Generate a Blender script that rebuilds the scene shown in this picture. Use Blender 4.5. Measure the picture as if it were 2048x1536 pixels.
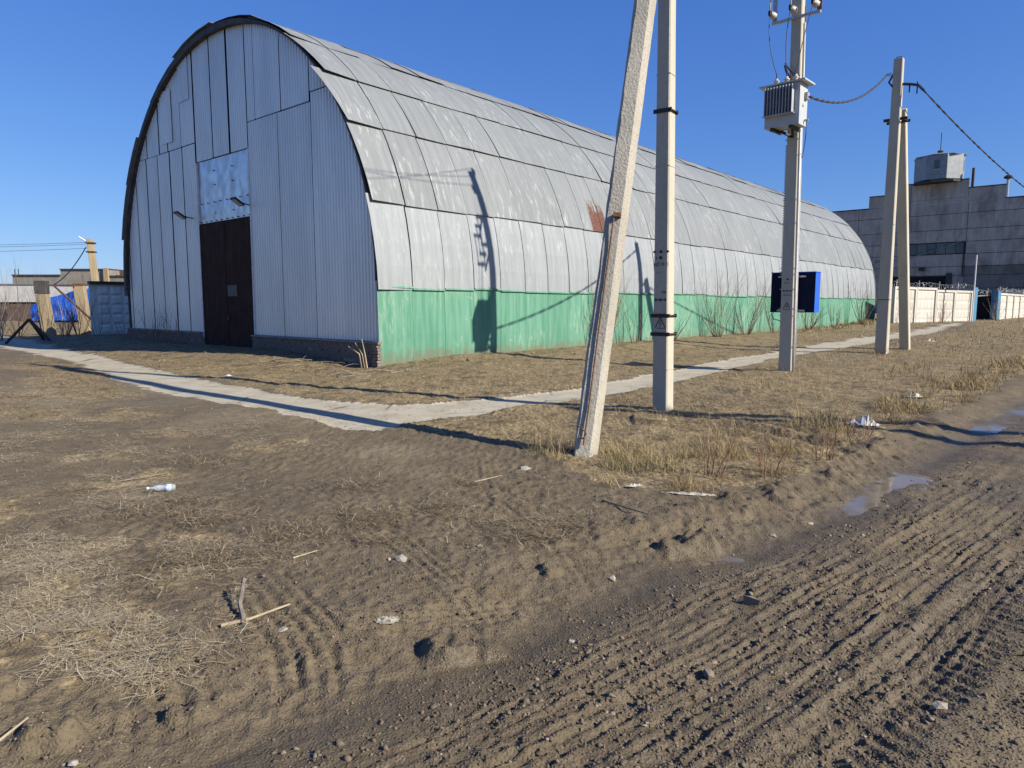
import bpy, math, random
import numpy as np
from mathutils import Vector, Matrix
random.seed(7); rng = np.random.default_rng(11)
S = bpy.context.scene; COL = S.collection
for o in list(bpy.data.objects): bpy.data.objects.remove(o)

# ------------------------------------------------------------------ camera, sky, sun
CAMZ = 1.65
cam = bpy.data.cameras.new('camera'); co = bpy.data.objects.new('camera', cam); COL.objects.link(co)
cam.sensor_width = 36; cam.lens = 36*1385/2048; cam.clip_start = .05; cam.clip_end = 3000
co.location = (0, 0, CAMZ); co.rotation_euler = (math.radians(90)-math.atan(159/1385), 0, 0)
S.camera = co
SUN_EL = math.radians(32.5); TO_SUN = Vector((.882*math.cos(SUN_EL), -.471*math.cos(SUN_EL), math.sin(SUN_EL))).normalized()
W = bpy.data.worlds.new('World'); S.world = W; W.use_nodes = True
nt = W.node_tree; bg = nt.nodes['Background']; sky = nt.nodes.new('ShaderNodeTexSky')
sky.sky_type = 'NISHITA'; sky.sun_disc = False; sky.sun_elevation = SUN_EL
sky.sun_rotation = math.atan2(.882, -.471); sky.altitude = 100; sky.air_density = 1.0; sky.dust_density = .3; sky.ozone_density = 3.0
EXPO = .8; STR = .10
bg.inputs[1].default_value = STR
sc_ = nt.nodes.new('ShaderNodeSeparateColor'); cc_ = nt.nodes.new('ShaderNodeCombineColor'); nt.links.new(sky.outputs[0], sc_.inputs[0])
for i_, (a_, g_) in enumerate(((.47, 1.0), (.60, .83), (.92, .56))):      # film response of the clear sky, per channel
    m1 = nt.nodes.new('ShaderNodeMath'); m1.operation = 'MULTIPLY'; m1.inputs[1].default_value = .129
    m2 = nt.nodes.new('ShaderNodeMath'); m2.operation = 'POWER'; m2.inputs[1].default_value = g_
    m3 = nt.nodes.new('ShaderNodeMath'); m3.operation = 'MULTIPLY'; m3.inputs[1].default_value = a_/(STR*2**EXPO)
    nt.links.new(sc_.outputs[i_], m1.inputs[0]); nt.links.new(m1.outputs[0], m2.inputs[0]); nt.links.new(m2.outputs[0], m3.inputs[0]); nt.links.new(m3.outputs[0], cc_.inputs[i_])
nt.links.new(cc_.outputs[0], bg.inputs[0])
sl = bpy.data.lights.new('sun', 'SUN'); sl.energy = 5.0; sl.angle = math.radians(.5); sl.color = (1, .92, .79)
so = bpy.data.objects.new('sun', sl); COL.objects.link(so); so.rotation_euler = TO_SUN.to_track_quat('Z', 'Y').to_euler(); so.location = (20, -10, 30)
S.view_settings.view_transform = 'Standard'; S.view_settings.look = 'None'
S.view_settings.exposure = EXPO; S.view_settings.gamma = 1

# ------------------------------------------------------------------ frames of reference
A = math.radians(41)
LX, LY = math.sin(A), math.cos(A)                  # long axis of the hangar
GX, GY = -math.cos(A), math.sin(A)                 # along the gable, towards its far corner
PX, PY = -3.438, 17.759                            # near corner of the hangar
WID, RAD, SPR, LEN = 16.4, 8.2, 2.25, 48.6
def HW(u, s, z=0): return (PX+GX*u+LX*s, PY+GY*u+LY*s, z)
RO, RD, RE = (-.37, 2.81), (.735, .678), (.678, -.735)   # verge of the dirt road

# ------------------------------------------------------------------ noise and terrain
def h2(i, j, s):
    v = np.sin(i*127.1+j*311.7+s*74.7)*43758.5453
    return v-np.floor(v)
def vn(x, y, s=0):
    x = np.asarray(x, float); y = np.asarray(y, float)
    xi = np.floor(x); yi = np.floor(y); fx = x-xi; fy = y-yi
    fx = fx*fx*(3-2*fx); fy = fy*fy*(3-2*fy)
    a = h2(xi, yi, s); b = h2(xi+1, yi, s); c = h2(xi, yi+1, s); d = h2(xi+1, yi+1, s)
    return a+(b-a)*fx+(c-a)*fy+(a-b-c+d)*fx*fy
def fbm(x, y, s=0, o=4):
    t = 0; a = .5
    for k in range(o):
        t = t+a*(vn(x*2**k, y*2**k, s+k*3.1)-.5)*2; a *= .5
    return t
def sst(a, b, x):
    t = np.clip((np.asarray(x, float)-a)/(b-a), 0, 1); return t*t*(3-2*t)
def inpoly(px, py, poly):
    r = np.zeros(px.shape, bool); n = len(poly); j = n-1
    for i in range(n):
        xi, yi = poly[i]; xj, yj = poly[j]
        c = ((yi > py) != (yj > py)) & (px < (xj-xi)*(py-yi)/(yj-yi+1e-12)+xi)
        r ^= c; j = i
    return r
UP = [(-60,72),(-18.27,27.37),(-13.87,22.85),(-9.95,18.63),(-7.53,16.0),(-6.37,14.94),(-4.48,12.89),(-2.72,11.5),(-1.86,11.22),(-1.25,11.56),(-.28,12.19),(.54,13.04),(1.33,13.76),(2.54,15.45),(3.42,16.59),(4.98,18.79),(6.57,21.05),(8.14,22.96),(10.6,25.9),(14.08,30.68),(18.94,36.27),(28,47.06),(37.11,56.6)]
LO = [(-64,70),(-18.4,25.6),(-17.44,24.8),(-12,19.27),(-8.52,14.94),(-6.33,12.75),(-4.97,11.62),(-3.38,10.43),(-2.18,9.18),(-1.86,9.07),(-1.55,9.54),(-1.18,10.06),(-.46,10.38),(-.02,11.16),(1.01,12.0),(2.14,13.04),(3.52,14.85),(4.73,16.71),(6.26,18.79),(8.32,21.65),(11.61,25.25),(16.59,31.1),(23.25,39.05),(33.81,52.4)]
PATH = UP+LO[::-1]
LAWN = [(-1.54,9.42),(-1.13,10.06),(-.03,11.22),(1.71,12.6),(3.52,14.85),(8.32,21.65),(16.59,31.1),(33.07,50.14),(90,120),(90,92),(12.51,16.84),(6.58,10.29),(4.51,8.35),(3.25,6.85),(2.5,6.35),(1.22,5.97),(.75,6.55),(.45,7.0),(-.2,8.05),(-.79,8.68)]
YEL = [(-24,27),(-17.4,24.6),(-12,19.0),(-8.5,14.7),(-6.3,12.4),(-5.5,10.2),(-8.6,9.4),(-14,10.5),(-40,20)]
STRAW = [(-6.2,10.3,1.5),(-8.6,12.2,1.8),(-4.2,9.0,1.1),(-10.5,13.4,2.0),(-2.8,8.1,.7),(-5.5,7.0,1.1),(-7.6,9.0,1.3),(-3.1,4.6,.75),(-2.1,3.35,.6),(-2.6,3.0,.7),(-1.75,2.9,.35),(-3.6,6.2,.9),(-4.6,7.4,1.0),(-2.2,4.6,.5),(-1.9,4.0,.45),(-4.3,5.4,.9),(-6.2,8.2,1.2),(-3.0,3.7,.8)]
WEED = [(-1.1,5.2,.42),(-.6,5.45,.35),(-1.65,4.85,.4),(-.15,5.1,.3),(.15,4.75,.28),(.35,5.0,.25),(-.9,4.75,.3),(-2.3,5.2,.4),(-2.9,5.5,.45),(-1.3,6.2,.4),(-.4,6.3,.3),(.5,4.3,.25),(-2.0,4.35,.5),(-3.3,7.2,.6)]
TRK = [  # old tyre prints: polyline, number of ribs, spacing, depth
 ([(-2.6,5.1),(-1.2,4.2),(-.2,3.75),(.6,3.75)], 4, .075, .014),
 ([(-1.9,6.2),(-.9,4.9),(-.35,3.9),(-.1,3.5)], 4, .07, .012),
 ([(-1.35,3.75),(-.95,3.2),(-.82,2.75),(-.85,2.5)], 5, .085, .020),
 ([(-1.5,3.55),(-.6,3.45),(.1,3.75)], 4, .06, .018),
 ([(-1.95,3.3),(-1.5,2.9),(-1.3,2.45)], 4, .1, .018),
 ([(-3.2,8.2),(-1.5,6.6),(.3,5.2),(1.4,4.7)], 3, .07, .010),
 ([(-.3,7.2),(-.2,5.9),(.2,4.8),(.35,4.2)], 3, .07, .008),
]
MUD = [(x*1.03, y*1.03, r, h_) for x, y, r, h_ in [(-.30,3.12,.14,.075),(-.12,3.18,.10,.05),(1.28,4.62,.16,.07),(1.08,4.5,.12,.06),(-1.3,2.62,.10,.05),(-1.75,2.45,.12,.06),(-.95,3.0,.06,.03),(.25,4.05,.08,.04),(-1.55,3.0,.09,.03),(2.25,5.55,.16,.05),(3.1,6.4,.16,.05),(-2.15,2.75,.1,.04)]]
def pl_coords(x, y, pts):
    best = np.full(x.shape, 1e9); off = np.zeros(x.shape); al = np.zeros(x.shape); acc = 0
    for (x0, y0), (x1, y1) in zip(pts[:-1], pts[1:]):
        dx, dy = x1-x0, y1-y0; l = math.hypot(dx, dy); ux, uy = dx/l, dy/l
        t = np.clip((x-x0)*ux+(y-y0)*uy, 0, l); qx = x0+ux*t; qy = y0+uy*t
        d = np.hypot(x-qx, y-qy); m = d < best
        best = np.where(m, d, best); off = np.where(m, (x-qx)*uy-(y-qy)*ux, off); al = np.where(m, acc+t, al); acc += l
    return best, off, al
def smooth_poly(p, n=3):
    for _ in range(n):
        q = [p[0]]
        for a, b in zip(p[:-1], p[1:]):
            q += [(a[0]*.75+b[0]*.25, a[1]*.75+b[1]*.25), (a[0]*.25+b[0]*.75, a[1]*.25+b[1]*.75)]
        p = q+[p[-1]]
    return p
def wl(x, y):
    w = (x-RO[0])*RE[0]+(y-RO[1])*RE[1]; l = (x-RO[0])*RD[0]+(y-RO[1])*RD[1]
    wc = np.interp(l, [-8, -.9, -.4, .15, .9, 1.9, 2.56, 3.3, 4.1, 5, 6, 8.3, 12, 20, 60], [-.6, -.29, -.2, -.13, -.17, -.19, -.08, 0, .1, 0, -.05, -.12, -.25, -.6, -1.5])
    ws = np.interp(l, [-8, -1, 2, 6, 12, 20, 60], [-.6, -.26, -.11, -.09, -.25, -.6, -1.5]); f = sst(.05, .5, w)
    return w-.02-wc*(1-f)-ws*f+.03*fbm(l*1.6, l*0+3, 5, 2)*(1-f), l
def us(x, y):
    a = x-PX; b = y-PY; return a*GX+b*GY, a*LX+b*LY
def path_mask(x, y):
    n = .22*fbm(x*1.3, y*1.3, 31, 3)+.09*fbm(x*6, y*6, 33, 2)
    return inpoly(x+n, y+.22*fbm(x*1.3, y*1.3, 37, 3)+.12*fbm(x*6, y*6, 38, 2), PATH)
def soft_in(px, py, poly, r=.13):
    return (inpoly(px+r, py, poly)*1.+inpoly(px-r, py, poly)+inpoly(px, py+r, poly)+inpoly(px, py-r, poly)+inpoly(px, py, poly))/5
def path_soft(x, y):
    n = .22*fbm(x*1.3, y*1.3, 31, 3)+.09*fbm(x*6, y*6, 33, 2); return soft_in(x+n, y+.22*fbm(x*1.3, y*1.3, 37, 3)+.12*fbm(x*6, y*6, 38, 2), PATH, .10)
def grassiness(x, y, straw=True):
    jx = x+.45*fbm(x*.9, y*.9, 41, 4); jy = y+.45*fbm(x*.9, y*.9, 47, 4)
    u, s = us(x, y); w, l = wl(x, y)
    g = soft_in(jx, jy, LAWN)
    y2 = soft_in(jx, jy, YEL, .2)
    g = np.maximum(g, y2*sst(-.25, .35, fbm(x*.5, y*.5, 53, 4))*.8)
    beyond = sst(-.05, .25, y-np.interp(x, [p[0] for p in UP], [p[1] for p in UP]))
    g = np.maximum(g, beyond*1.0)
    for cx, cy, r in (STRAW if straw else []):
        g = np.maximum(g, sst(1.1, .2, np.hypot(jx-cx, jy-cy)/r)*.75*sst(.3, .62, vn(x*2.3, y*2.3, 43)))
    g = np.where(w > -.75, g*sst(-.45, -.8, w+.25*fbm(x*2, y*2, 59, 3)), g)
    inside = (u > .1) & (u < WID-.1) & (s > .3) & (s < LEN)
    return np.where(inside, 0, g)*np.clip(1-1.6*path_soft(x, y), 0, 1)
def H(x, y):
    x = np.asarray(x, float); y = np.asarray(y, float)
    u, s = us(x, y); w, l = wl(x, y); d = np.hypot(x, y)
    z = .035*fbm(x*.45, y*.45, 1, 3)*sst(2, 5, d)
    z = z+.20*np.exp(-(np.minimum(u, 0)/2.2)**2)*sst(-1.5, 3, s)*sst(LEN+14, LEN+4, s)*(u < 6)
    z = z+.26*sst(0, 6, u)*sst(-3.2, -.6, s)*sst(30, 20, u)
    z = z+.24*sst(44, 54, y)*sst(10, 22, x)*sst(-1, 4, l+0*s)
    z = z-.006*np.clip(y-84, 0, 90)*sst(5, 30, x)
    # near detail
    nd = sst(26, 10, d)
    pm = path_soft(x, y)
    g = grassiness(x, y)
    rough = .018*fbm(x*3.1, y*3.1, 9, 4)+.007*fbm(x*14, y*14, 13, 3)
    z = z+nd*rough*(1-.65*pm)+nd*(1-pm)*(1-sst(-.2, .1, w))*(.018*np.clip(fbm(x*21, y*21, 15, 2), -.2, 1)+.017*(1-np.abs(fbm(x*9, y*9, 16, 3))*3).clip(0, 1)*vn(x*1.1, y*1.1, 18))+g*(.05*fbm(x*1.3, y*1.3, 17, 4)+.03*fbm(x*4, y*4, 19, 3))*sst(60, 20, d)
    z = z-.025*pm
    # verge, gutter and ruts of the road
    bank = sst(-1.0, -.25, w+.22*fbm(x*2.1, y*2.1, 23, 4)); fr = sst(1.2, 3.0, l)
    z = z-.05*bank+(.015+.075*fr)*np.exp(-((w+.55)/.34)**2)*np.clip(fbm(x*6.5, y*6.5, 24, 4)+.05, 0, 1)*sst(-.5, .5, l)
    z = z+(.012+.045*fr)*np.exp(-((w+.62)/.22)**2)*(.35+.75*vn(x*2.6, y*2.6, 29))*sst(-3, 0, l)
    z = z-.034*np.exp(-((w+.02)/.17)**2)*(.5+.7*vn(l*1.4, l*0+2, 61))
    z = z+.015*sst(.15, .45, w)
    rz = sst(.16, .42, w)*sst(1.75, 1.45, w)
    lf = .010*np.sin(l*.8)+.012*fbm(l*.6, w*.6, 67, 2)
    ww = w+lf
    lug = .5+.5*np.sin(l*2*math.pi/.085+4*np.sin(ww*9))
    rib = np.zeros(x.shape)
    for c, wd, a in [(.26,.018,.014),(.335,.018,.016),(.41,.018,.016),(.485,.018,.016),(.56,.018,.014),(.68,.035,.030),(.80,.02,.018),(.88,.02,.018),(.96,.02,.018),(1.04,.022,.020),(1.14,.02,.018),(1.27,.045,.040),(1.44,.03,.016)]:
        rib = rib+a*np.exp(-((ww-c)/wd)**2)*(.25+1.0*vn(l*1.4+c*31, l*0+c*17, 79))
    cr1 = np.maximum(0, 1-np.abs(fbm(x*15, y*15, 71, 2))*3.2)*vn(x*19, y*19, 72)
    cr2 = np.clip(fbm(ww*34, l*17, 75, 2), -.15, 1)
    rowp = np.maximum(0, np.sin(ww*2*math.pi/.056))**.7*sst(.3, .55, vn(l*5+9*np.floor(ww/.056), l*0+np.floor(ww/.056)*3.7, 76))*(.4+.6*vn(l*1.3, np.floor(ww/.056)*1.7, 77))
    crz = .35+.9*vn(x*1.6, y*1.6, 87)
    z = z+rz*(.72*rib*(.6+.55*lug*vn(l*5, w*5, 83))+crz*(.021*rowp+.017*cr1+.018*cr2)+.012*fbm(x*5, y*5, 73, 2))-rz*.016
    ch = sst(1.30, 1.38, w)*sst(1.72, 1.62, w)
    z = z-ch*.022*sst(.1, .7, .5+.5*np.sin((l+.35*np.abs(w-1.5))*2*math.pi/.095))*(.4+.8*vn(l*1.5, w*3, 91))
    flat = sst(1.6, 1.85, w)
    z = z+flat*(.012*np.clip(fbm(x*18, y*18, 97, 3), -.1, 1)+.006*fbm(w*9, l*2.5, 98, 3))
    z = z-.08*sst(2.5, 4.5, w)*sst(2, 5, d)
    if np.any(d < 9):
        m = (d < 9); xm = x[m] if x.ndim else x; ym = y[m] if y.ndim else y
        zz = np.zeros(xm.shape); off_path = sst(-.05, -.35, w[m]) if x.ndim else sst(-.05, -.35, w)
        for pts, n, sp, dp in TRK:
            b, o, al = pl_coords(xm, ym, smooth_poly(pts))
            for k in range(n):
                oo = o-(k-(n-1)/2)*sp
                zz = zz-dp*np.exp(-(oo/(sp*.2))**2)*(b < n*sp)*(.35+.65*sst(.35, .6, vn(al*9+k*7, al*0+k, 101)))
                zz = zz+dp*.5*np.exp(-((oo-sp*.4)/(sp*.22))**2)*(b < n*sp)*(.5+.5*np.sin(al*2*math.pi/.06+k))
        zz = zz*off_path
        for cx, cy, r, hgt in MUD:
            q = np.hypot(xm-cx+.05*fbm(xm*9, ym*9, 103, 3), (ym-cy)*1.1+.05*fbm(xm*9, ym*9, 107, 3))/r
            zz = zz+hgt*sst(1.15, .55, q)*(.7+.6*vn(xm*22, ym*22, 109))
        if x.ndim: z[m] += zz
        else: z = z+zz
    # shallow old ruts across the lawn
    for pts in ([(1.6,10.1),(2.9,9.9),(3.7,8.9),(4.1,8.2)], [(2.2,9.6),(3.2,8.9),(3.5,8.1)]):
        b, o, al = pl_coords(x, y, smooth_poly(pts))
        z = z-.07*np.exp(-(b/.13)**2)+.05*np.exp(-((o-.2)/.13)**2)*(b < .5)
    return z
def Hs(x, y): return float(H(np.array([float(x)]), np.array([float(y)]))[0])

# ------------------------------------------------------------------ materials
class N:
    def __init__(s, name):
        s.m = bpy.data.materials.new(name); s.m.use_nodes = True; s.t = s.m.node_tree
        s.b = s.t.nodes['Principled BSDF']
        s.pos = s.t.nodes.new('ShaderNodeNewGeometry').outputs['Position']
    def n(s, ty, **k):
        x = s.t.nodes.new(ty)
        for a, b in k.items(): setattr(x, a, b)
        return x
    def lk(s, a, b): s.t.links.new(a, b)
    def put(s, sock, v):
        if hasattr(v, 'links') or isinstance(v, bpy.types.NodeSocket): s.lk(v, sock)
        elif isinstance(v, (tuple, list)) and len(v) == 3 and sock.type == 'RGBA': sock.default_value = (*v, 1)
        else: sock.default_value = v
    def noise(s, sc, det=4, vec=None, rough=.55, st=None, dist=0):
        x = s.n('ShaderNodeTexNoise'); x.inputs['Scale'].default_value = sc; x.inputs['Detail'].default_value = det
        x.inputs['Roughness'].default_value = rough; x.inputs['Distortion'].default_value = dist
        v = vec or s.pos
        if st:
            mp = s.n('ShaderNodeMapping'); mp.inputs['Scale'].default_value = st; s.lk(v, mp.inputs[0]); v = mp.outputs[0]
        s.lk(v, x.inputs['Vector']); return x.outputs['Fac']
    def ramp(s, f, a, b, va=0., vb=1.):
        x = s.n('ShaderNodeMapRange'); x.interpolation_type = 'SMOOTHSTEP'
        for i, v in enumerate((a, b, va, vb)): x.inputs[i+1].default_value = v
        s.lk(f, x.inputs[0]); return x.outputs[0]
    def mix(s, f, a, b, blend='MIX'):
        x = s.n('ShaderNodeMix', data_type='RGBA', blend_type=blend); s.put(x.inputs[0], f); s.put(x.inputs[6], a); s.put(x.inputs[7], b); return x.outputs[2]
    def math(s, op, a, b=0.):
        x = s.n('ShaderNodeMath', operation=op); s.put(x.inputs[0], a); s.put(x.inputs[1], b); return x.outputs[0]
    def dot(s, v):
        x = s.n('ShaderNodeVectorMath', operation='DOT_PRODUCT'); s.lk(s.pos, x.inputs[0]); x.inputs[1].default_value = v; return x.outputs['Value']
    def xyz(s, a, b, c=0.):
        x = s.n('ShaderNodeCombineXYZ'); s.put(x.inputs[0], a); s.put(x.inputs[1], b); s.put(x.inputs[2], c); return x.outputs[0]
    def sep(s):
        x = s.n('ShaderNodeSeparateXYZ'); s.lk(s.pos, x.inputs[0]); return x.outputs
    def rnd(s): return s.n('ShaderNodeObjectInfo').outputs['Random']
    def attr(s, name):
        x = s.n('ShaderNodeAttribute'); x.attribute_name = name; return x
    def col(s, c): s.put(s.b.inputs['Base Color'], c); return s
    def rough(s, v): s.put(s.b.inputs['Roughness'], v); return s
    def metal(s, v): s.put(s.b.inputs['Metallic'], v); return s
    def spec(s, v): s.put(s.b.inputs['Specular IOR Level'], v); return s
    def bump(s, h, st=.3, d=.02):
        x = s.n('ShaderNodeBump'); x.inputs['Strength'].default_value = st; x.inputs['Distance'].default_value = d
        s.lk(h, x.inputs['Height']); s.lk(x.outputs[0], s.b.inputs['Normal']); return s
M = {}
def simple(name, c1, c2=None, sc=8, rough=.6, metal=0, bump=0, bsc=40, speck=None, stain=None, st=None, spec=.4, ovar=0):
    n = N(name); c2 = c2 or tuple(v*.75 for v in c1)
    c = n.mix(n.ramp(n.noise(sc, 5, st=st), .35, .65), c1, c2)
    if speck: c = n.mix(n.ramp(n.noise(bsc*1.7, 3), .56, .68, 0, speck[1]), c, speck[0])
    if stain: c = n.mix(n.ramp(n.noise(stain[1], 6, st=(1, 1, .18)), .5, .72, 0, stain[2]), c, stain[0])
    if ovar: c = n.mix(n.math('MULTIPLY', n.rnd(), ovar), c, tuple(v*.55 for v in c1))
    n.col(c).rough(rough).metal(metal).spec(spec)
    if bump: n.bump(n.noise(bsc, 5), bump, .01)
    M[name] = n.m; return n.m

def mat_ground(name, kind):
    n = N(name)
    at = n.attr('mask'); sp = n.n('ShaderNodeSeparateColor'); n.lk(at.outputs['Color'], sp.inputs[0])
    g, wet, pale = sp.outputs[0], sp.outputs[1], sp.outputs[2]
    big = n.noise(.6, 4); mid = n.noise(5, 5); fin = n.noise(45, 5); vf = n.noise(190, 3)
    dirt = n.mix(n.ramp(big, .35, .65), (0.122, 0.096, 0.059), (0.101, 0.078, 0.047))
    dirt = n.mix(n.ramp(mid, .35, .7), dirt, (0.138, 0.109, 0.069))
    dirt = n.mix(n.ramp(fin, .5, .72, 0, .75), dirt, (0.049, 0.036, 0.022))
    dirt = n.mix(n.ramp(vf, .62, .72, 0, .7), dirt, (0.214, 0.178, 0.117))
    dirt = n.mix(n.math('MULTIPLY', pale, n.ramp(n.noise(9, 4), .3, .6, .35, 1)), dirt, (0.186, 0.154, 0.098))
    if kind == 'path':
        wear = n.ramp(n.noise(1.6, 6, rough=.65), .52, .68)
        crk = n.n('ShaderNodeTexVoronoi', feature='DISTANCE_TO_EDGE'); crk.inputs['Scale'].default_value = .55; n.lk(n.pos, crk.inputs['Vector'])
        c = n.mix(n.ramp(n.noise(2.2, 6), .35, .7), (.382, .349, .265), (.316, .283, .210))
        c = n.mix(n.math('MULTIPLY', wear, .55), c, (.21, .172, .118))
        c = n.mix(n.math('MULTIPLY', n.ramp(crk.outputs['Distance'], .014, .004), n.ramp(n.noise(.7, 2), .45, .6)), c, (.09, .075, .055))
        c = n.mix(n.ramp(n.noise(28, 5), .5, .7, 0, .55), c, (.265, .235, .173))
        c = n.mix(n.ramp(vf, .58, .7, 0, .6), c, (.368, .338, .287))
    else:
        straw = n.mix(n.ramp(n.noise(14, 5), .38, .66), (.205, .158, .085), (.11, .081, .046)) # (.213, .151, .070), (.110, .077, .039))
        straw = n.mix(n.ramp(n.noise(24, 4), .50, .66, 0, .75), straw, (.38, .30, .165))
        straw = n.mix(n.ramp(n.noise(31, 4), .54, .68, 0, .7), straw, (.055, .042, .026))
        straw = n.mix(n.ramp(n.noise(70, 4, st=(1, .4, 1)), .52, .68, 0, .7), straw, (.33, .262, .145))
        straw = n.mix(n.ramp(n.noise(1.1, 5), .56, .72, 0, .55), straw, (.077, .081, .031))
        straw = n.mix(n.ramp(n.noise(3.3, 5), .5, .68, 0, .8), straw, (.066, .047, .026))
        c = n.mix(n.ramp(n.math('ADD', g, n.math('MULTIPLY', n.math('SUBTRACT', mid, .5), .7)), .25, .7), dirt, straw)
        c = n.mix(n.math('MULTIPLY', wet, .55), c, (.062, .049, .032))
    n.col(c)
    n.rough(n.mix(wet, (.92,)*3, (.42,)*3)); n.spec(.25)
    vo = n.n('ShaderNodeTexVoronoi'); vo.inputs['Scale'].default_value = 70; n.lk(n.pos, vo.inputs['Vector'])
    hb = n.math('ADD', n.math('MULTIPLY', fin, .5), n.math('MULTIPLY', n.ramp(vo.outputs['Distance'], .1, .6), -.22))
    hb = n.math('ADD', hb, n.math('MULTIPLY', n.noise(11, 5), 1.0))
    n.bump(hb, .6 if kind != 'path' else .6, .024 if kind != 'path' else .008)
    M[name] = n.m
mat_ground('soil', 'soil'); mat_ground('path_soil', 'path')

def mat_sheet(name, c1, c2, white, wamt, rough=.46, metal=.25, rust=None, ov=.35, wth=(.53, .66)):
    n = N(name); s = n.dot((LX, LY, 0)); z = n.sep()[2]; u = n.dot((GX, GY, 0))
    v = n.xyz(n.math('MULTIPLY', s, 5.), n.math('MULTIPLY', z, .35), n.math('MULTIPLY', u, .25))
    stre = n.noise(1.5, 5, vec=v); v2 = n.xyz(n.math('MULTIPLY', s, 22.), n.math('MULTIPLY', z, .6), u)
    fine = n.noise(1.5, 4, vec=v2)
    c = n.mix(n.ramp(stre, .35, .65), c1, c2)
    c = n.mix(n.ramp(fine, .45, .7, 0, .35), c, tuple(v*.82 for v in c1))
    patch = n.math('MULTIPLY', n.ramp(n.noise(.42, 4), .44, .58), n.ramp(n.noise(3.4, 7, vec=n.xyz(n.math('MULTIPLY', s, 2.6), n.math('MULTIPLY', z, .55), n.math('MULTIPLY', u, .5)), rough=.68), *wth))
    c = n.mix(n.math('MULTIPLY', patch, wamt), c, white)
    c = n.mix(n.math('MULTIPLY', n.rnd(), ov), c, tuple(v*.74 for v in c1))
    c = n.mix(n.ramp(n.noise(60, 3), .6, .7, 0, .22), c, tuple(v*.6 for v in c1))
    if rust:
        q = n.math('MULTIPLY', n.ramp(n.noise(7, 6, vec=n.xyz(n.math('MULTIPLY', s, 2.2), n.math('MULTIPLY', z, .5), 0)), .42, .5), 1.)
        a = n.ramp(n.math('ABSOLUTE', n.math('SUBTRACT', s, rust[0])), rust[1], rust[1]*.75)
        t = n.math('ADD', n.math('MULTIPLY', n.math('SUBTRACT', z, rust[2]), -.75), n.math('MULTIPLY', n.noise(5, 5, vec=n.xyz(n.math('MULTIPLY', s, 3.5), n.math('MULTIPLY', z, .45), 3.)), 1.9))
        q = n.math('MULTIPLY', a, n.ramp(t, .95, 1.02))
        rc = n.mix(n.ramp(n.noise(18, 5), .4, .65), (.080, .032, .021), (.135, .064, .042))
        c = n.mix(q, c, rc)
    if name == 'sheet_green':
        sp_ = n.ramp(n.math('ADD', z, n.math('MULTIPLY', n.noise(3.5, 6), -.9)), .12, -.35)
        c = n.mix(n.math('MULTIPLY', sp_, .7), c, (.14, .115, .075))
        c = n.mix(n.ramp(n.noise(2.2, 7, rough=.7), .62, .70, 0, .5), c, (.30, .33, .25))
    n.col(c).rough(rough).metal(metal).spec(.25)
    n.bump(n.noise(1.5, 4, vec=n.xyz(n.math('MULTIPLY', s, 3.), n.math('MULTIPLY', z, .8), n.math('MULTIPLY', u, .8))), .25, .02)
    M[name] = n.m
S0 = PX*LX+PY*LY
mat_sheet('sheet_grey', (.168, .181, .186), (.200, .214, .219), (.36, .37, .37), .7, rough=.62, metal=.05, ov=.22, wth=(.53, .64))
mat_sheet('sheet_pale', (.222, .240, .250), (.262, .280, .290), (.37, .38, .385), .7, rough=.6, metal=.05, ov=.16)
mat_sheet('sheet_rusty', (.168, .181, .186), (.200, .214, .219), (.36, .37, .37), .6, rough=.62, metal=.05, rust=(S0+10.42, .56, 5.25), ov=0)
mat_sheet('sheet_green', (.068, .205, .135), (.125, .272, .195), (.255, .335, .245), .75, rough=.7, metal=0, ov=.34, wth=(.46, .66))
simple('sheet_back', (.30, .31, .32), sc=1.5, rough=.5, metal=.3)
n = N('corrugated'); z = n.sep()[2]
c = n.mix(n.ramp(n.noise(1.2, 5, st=(1, 1, .25)), .35, .65), (.72, .72, .67), (.63, .63, .60))
c = n.mix(n.math('MULTIPLY', n.rnd(), .25), c, (.44, .44, .42))
c = n.mix(n.ramp(n.noise(9, 5, st=(1, 1, .3)), .58, .72, 0, .4), c, (.68, .68, .65))
c = n.mix(n.ramp(n.noise(34, 4), .62, .7, 0, .35), c, (.22, .2, .19))
n.col(c).rough(.42).metal(.35); M['corrugated'] = n.m
n = N('galvanized'); c = n.mix(n.ramp(n.noise(3.5, 4, st=(1, 1, .5)), .4, .62), (.62, .65, .68), (.45, .48, .52))
n.col(c).rough(n.ramp(n.noise(4, 3), .3, .7, .38, .5)).metal(.85); n.bump(n.noise(1.1, 1, st=(1, 1, .4)), .2, .05); M['galvanized'] = n.m
simple('door_brown', (.045, .024, .020), (.032, .018, .015), 3, .8, spec=.08, bump=.1, bsc=20, stain=((.07, .05, .045), 4, .4))
simple('door_patch', (.075, .07, .066), (.05, .045, .042), 14, .6)
simple('near_black', (.012, .011, .011), sc=3, rough=.9)
simple('soffit', (.06, .057, .055), (.035, .033, .032), 3, .7, bump=.2, bsc=20)
simple('brick_old', (.20, .165, .14), (.13, .105, .09), 9, .9, bump=.5, bsc=50, ovar=.4)
simple('mortar', (.26, .24, .21), (.17, .155, .14), 8, .95, bump=.4, bsc=60)
simple('trim_white', (.62, .64, .64), sc=6, rough=.5)
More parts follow.
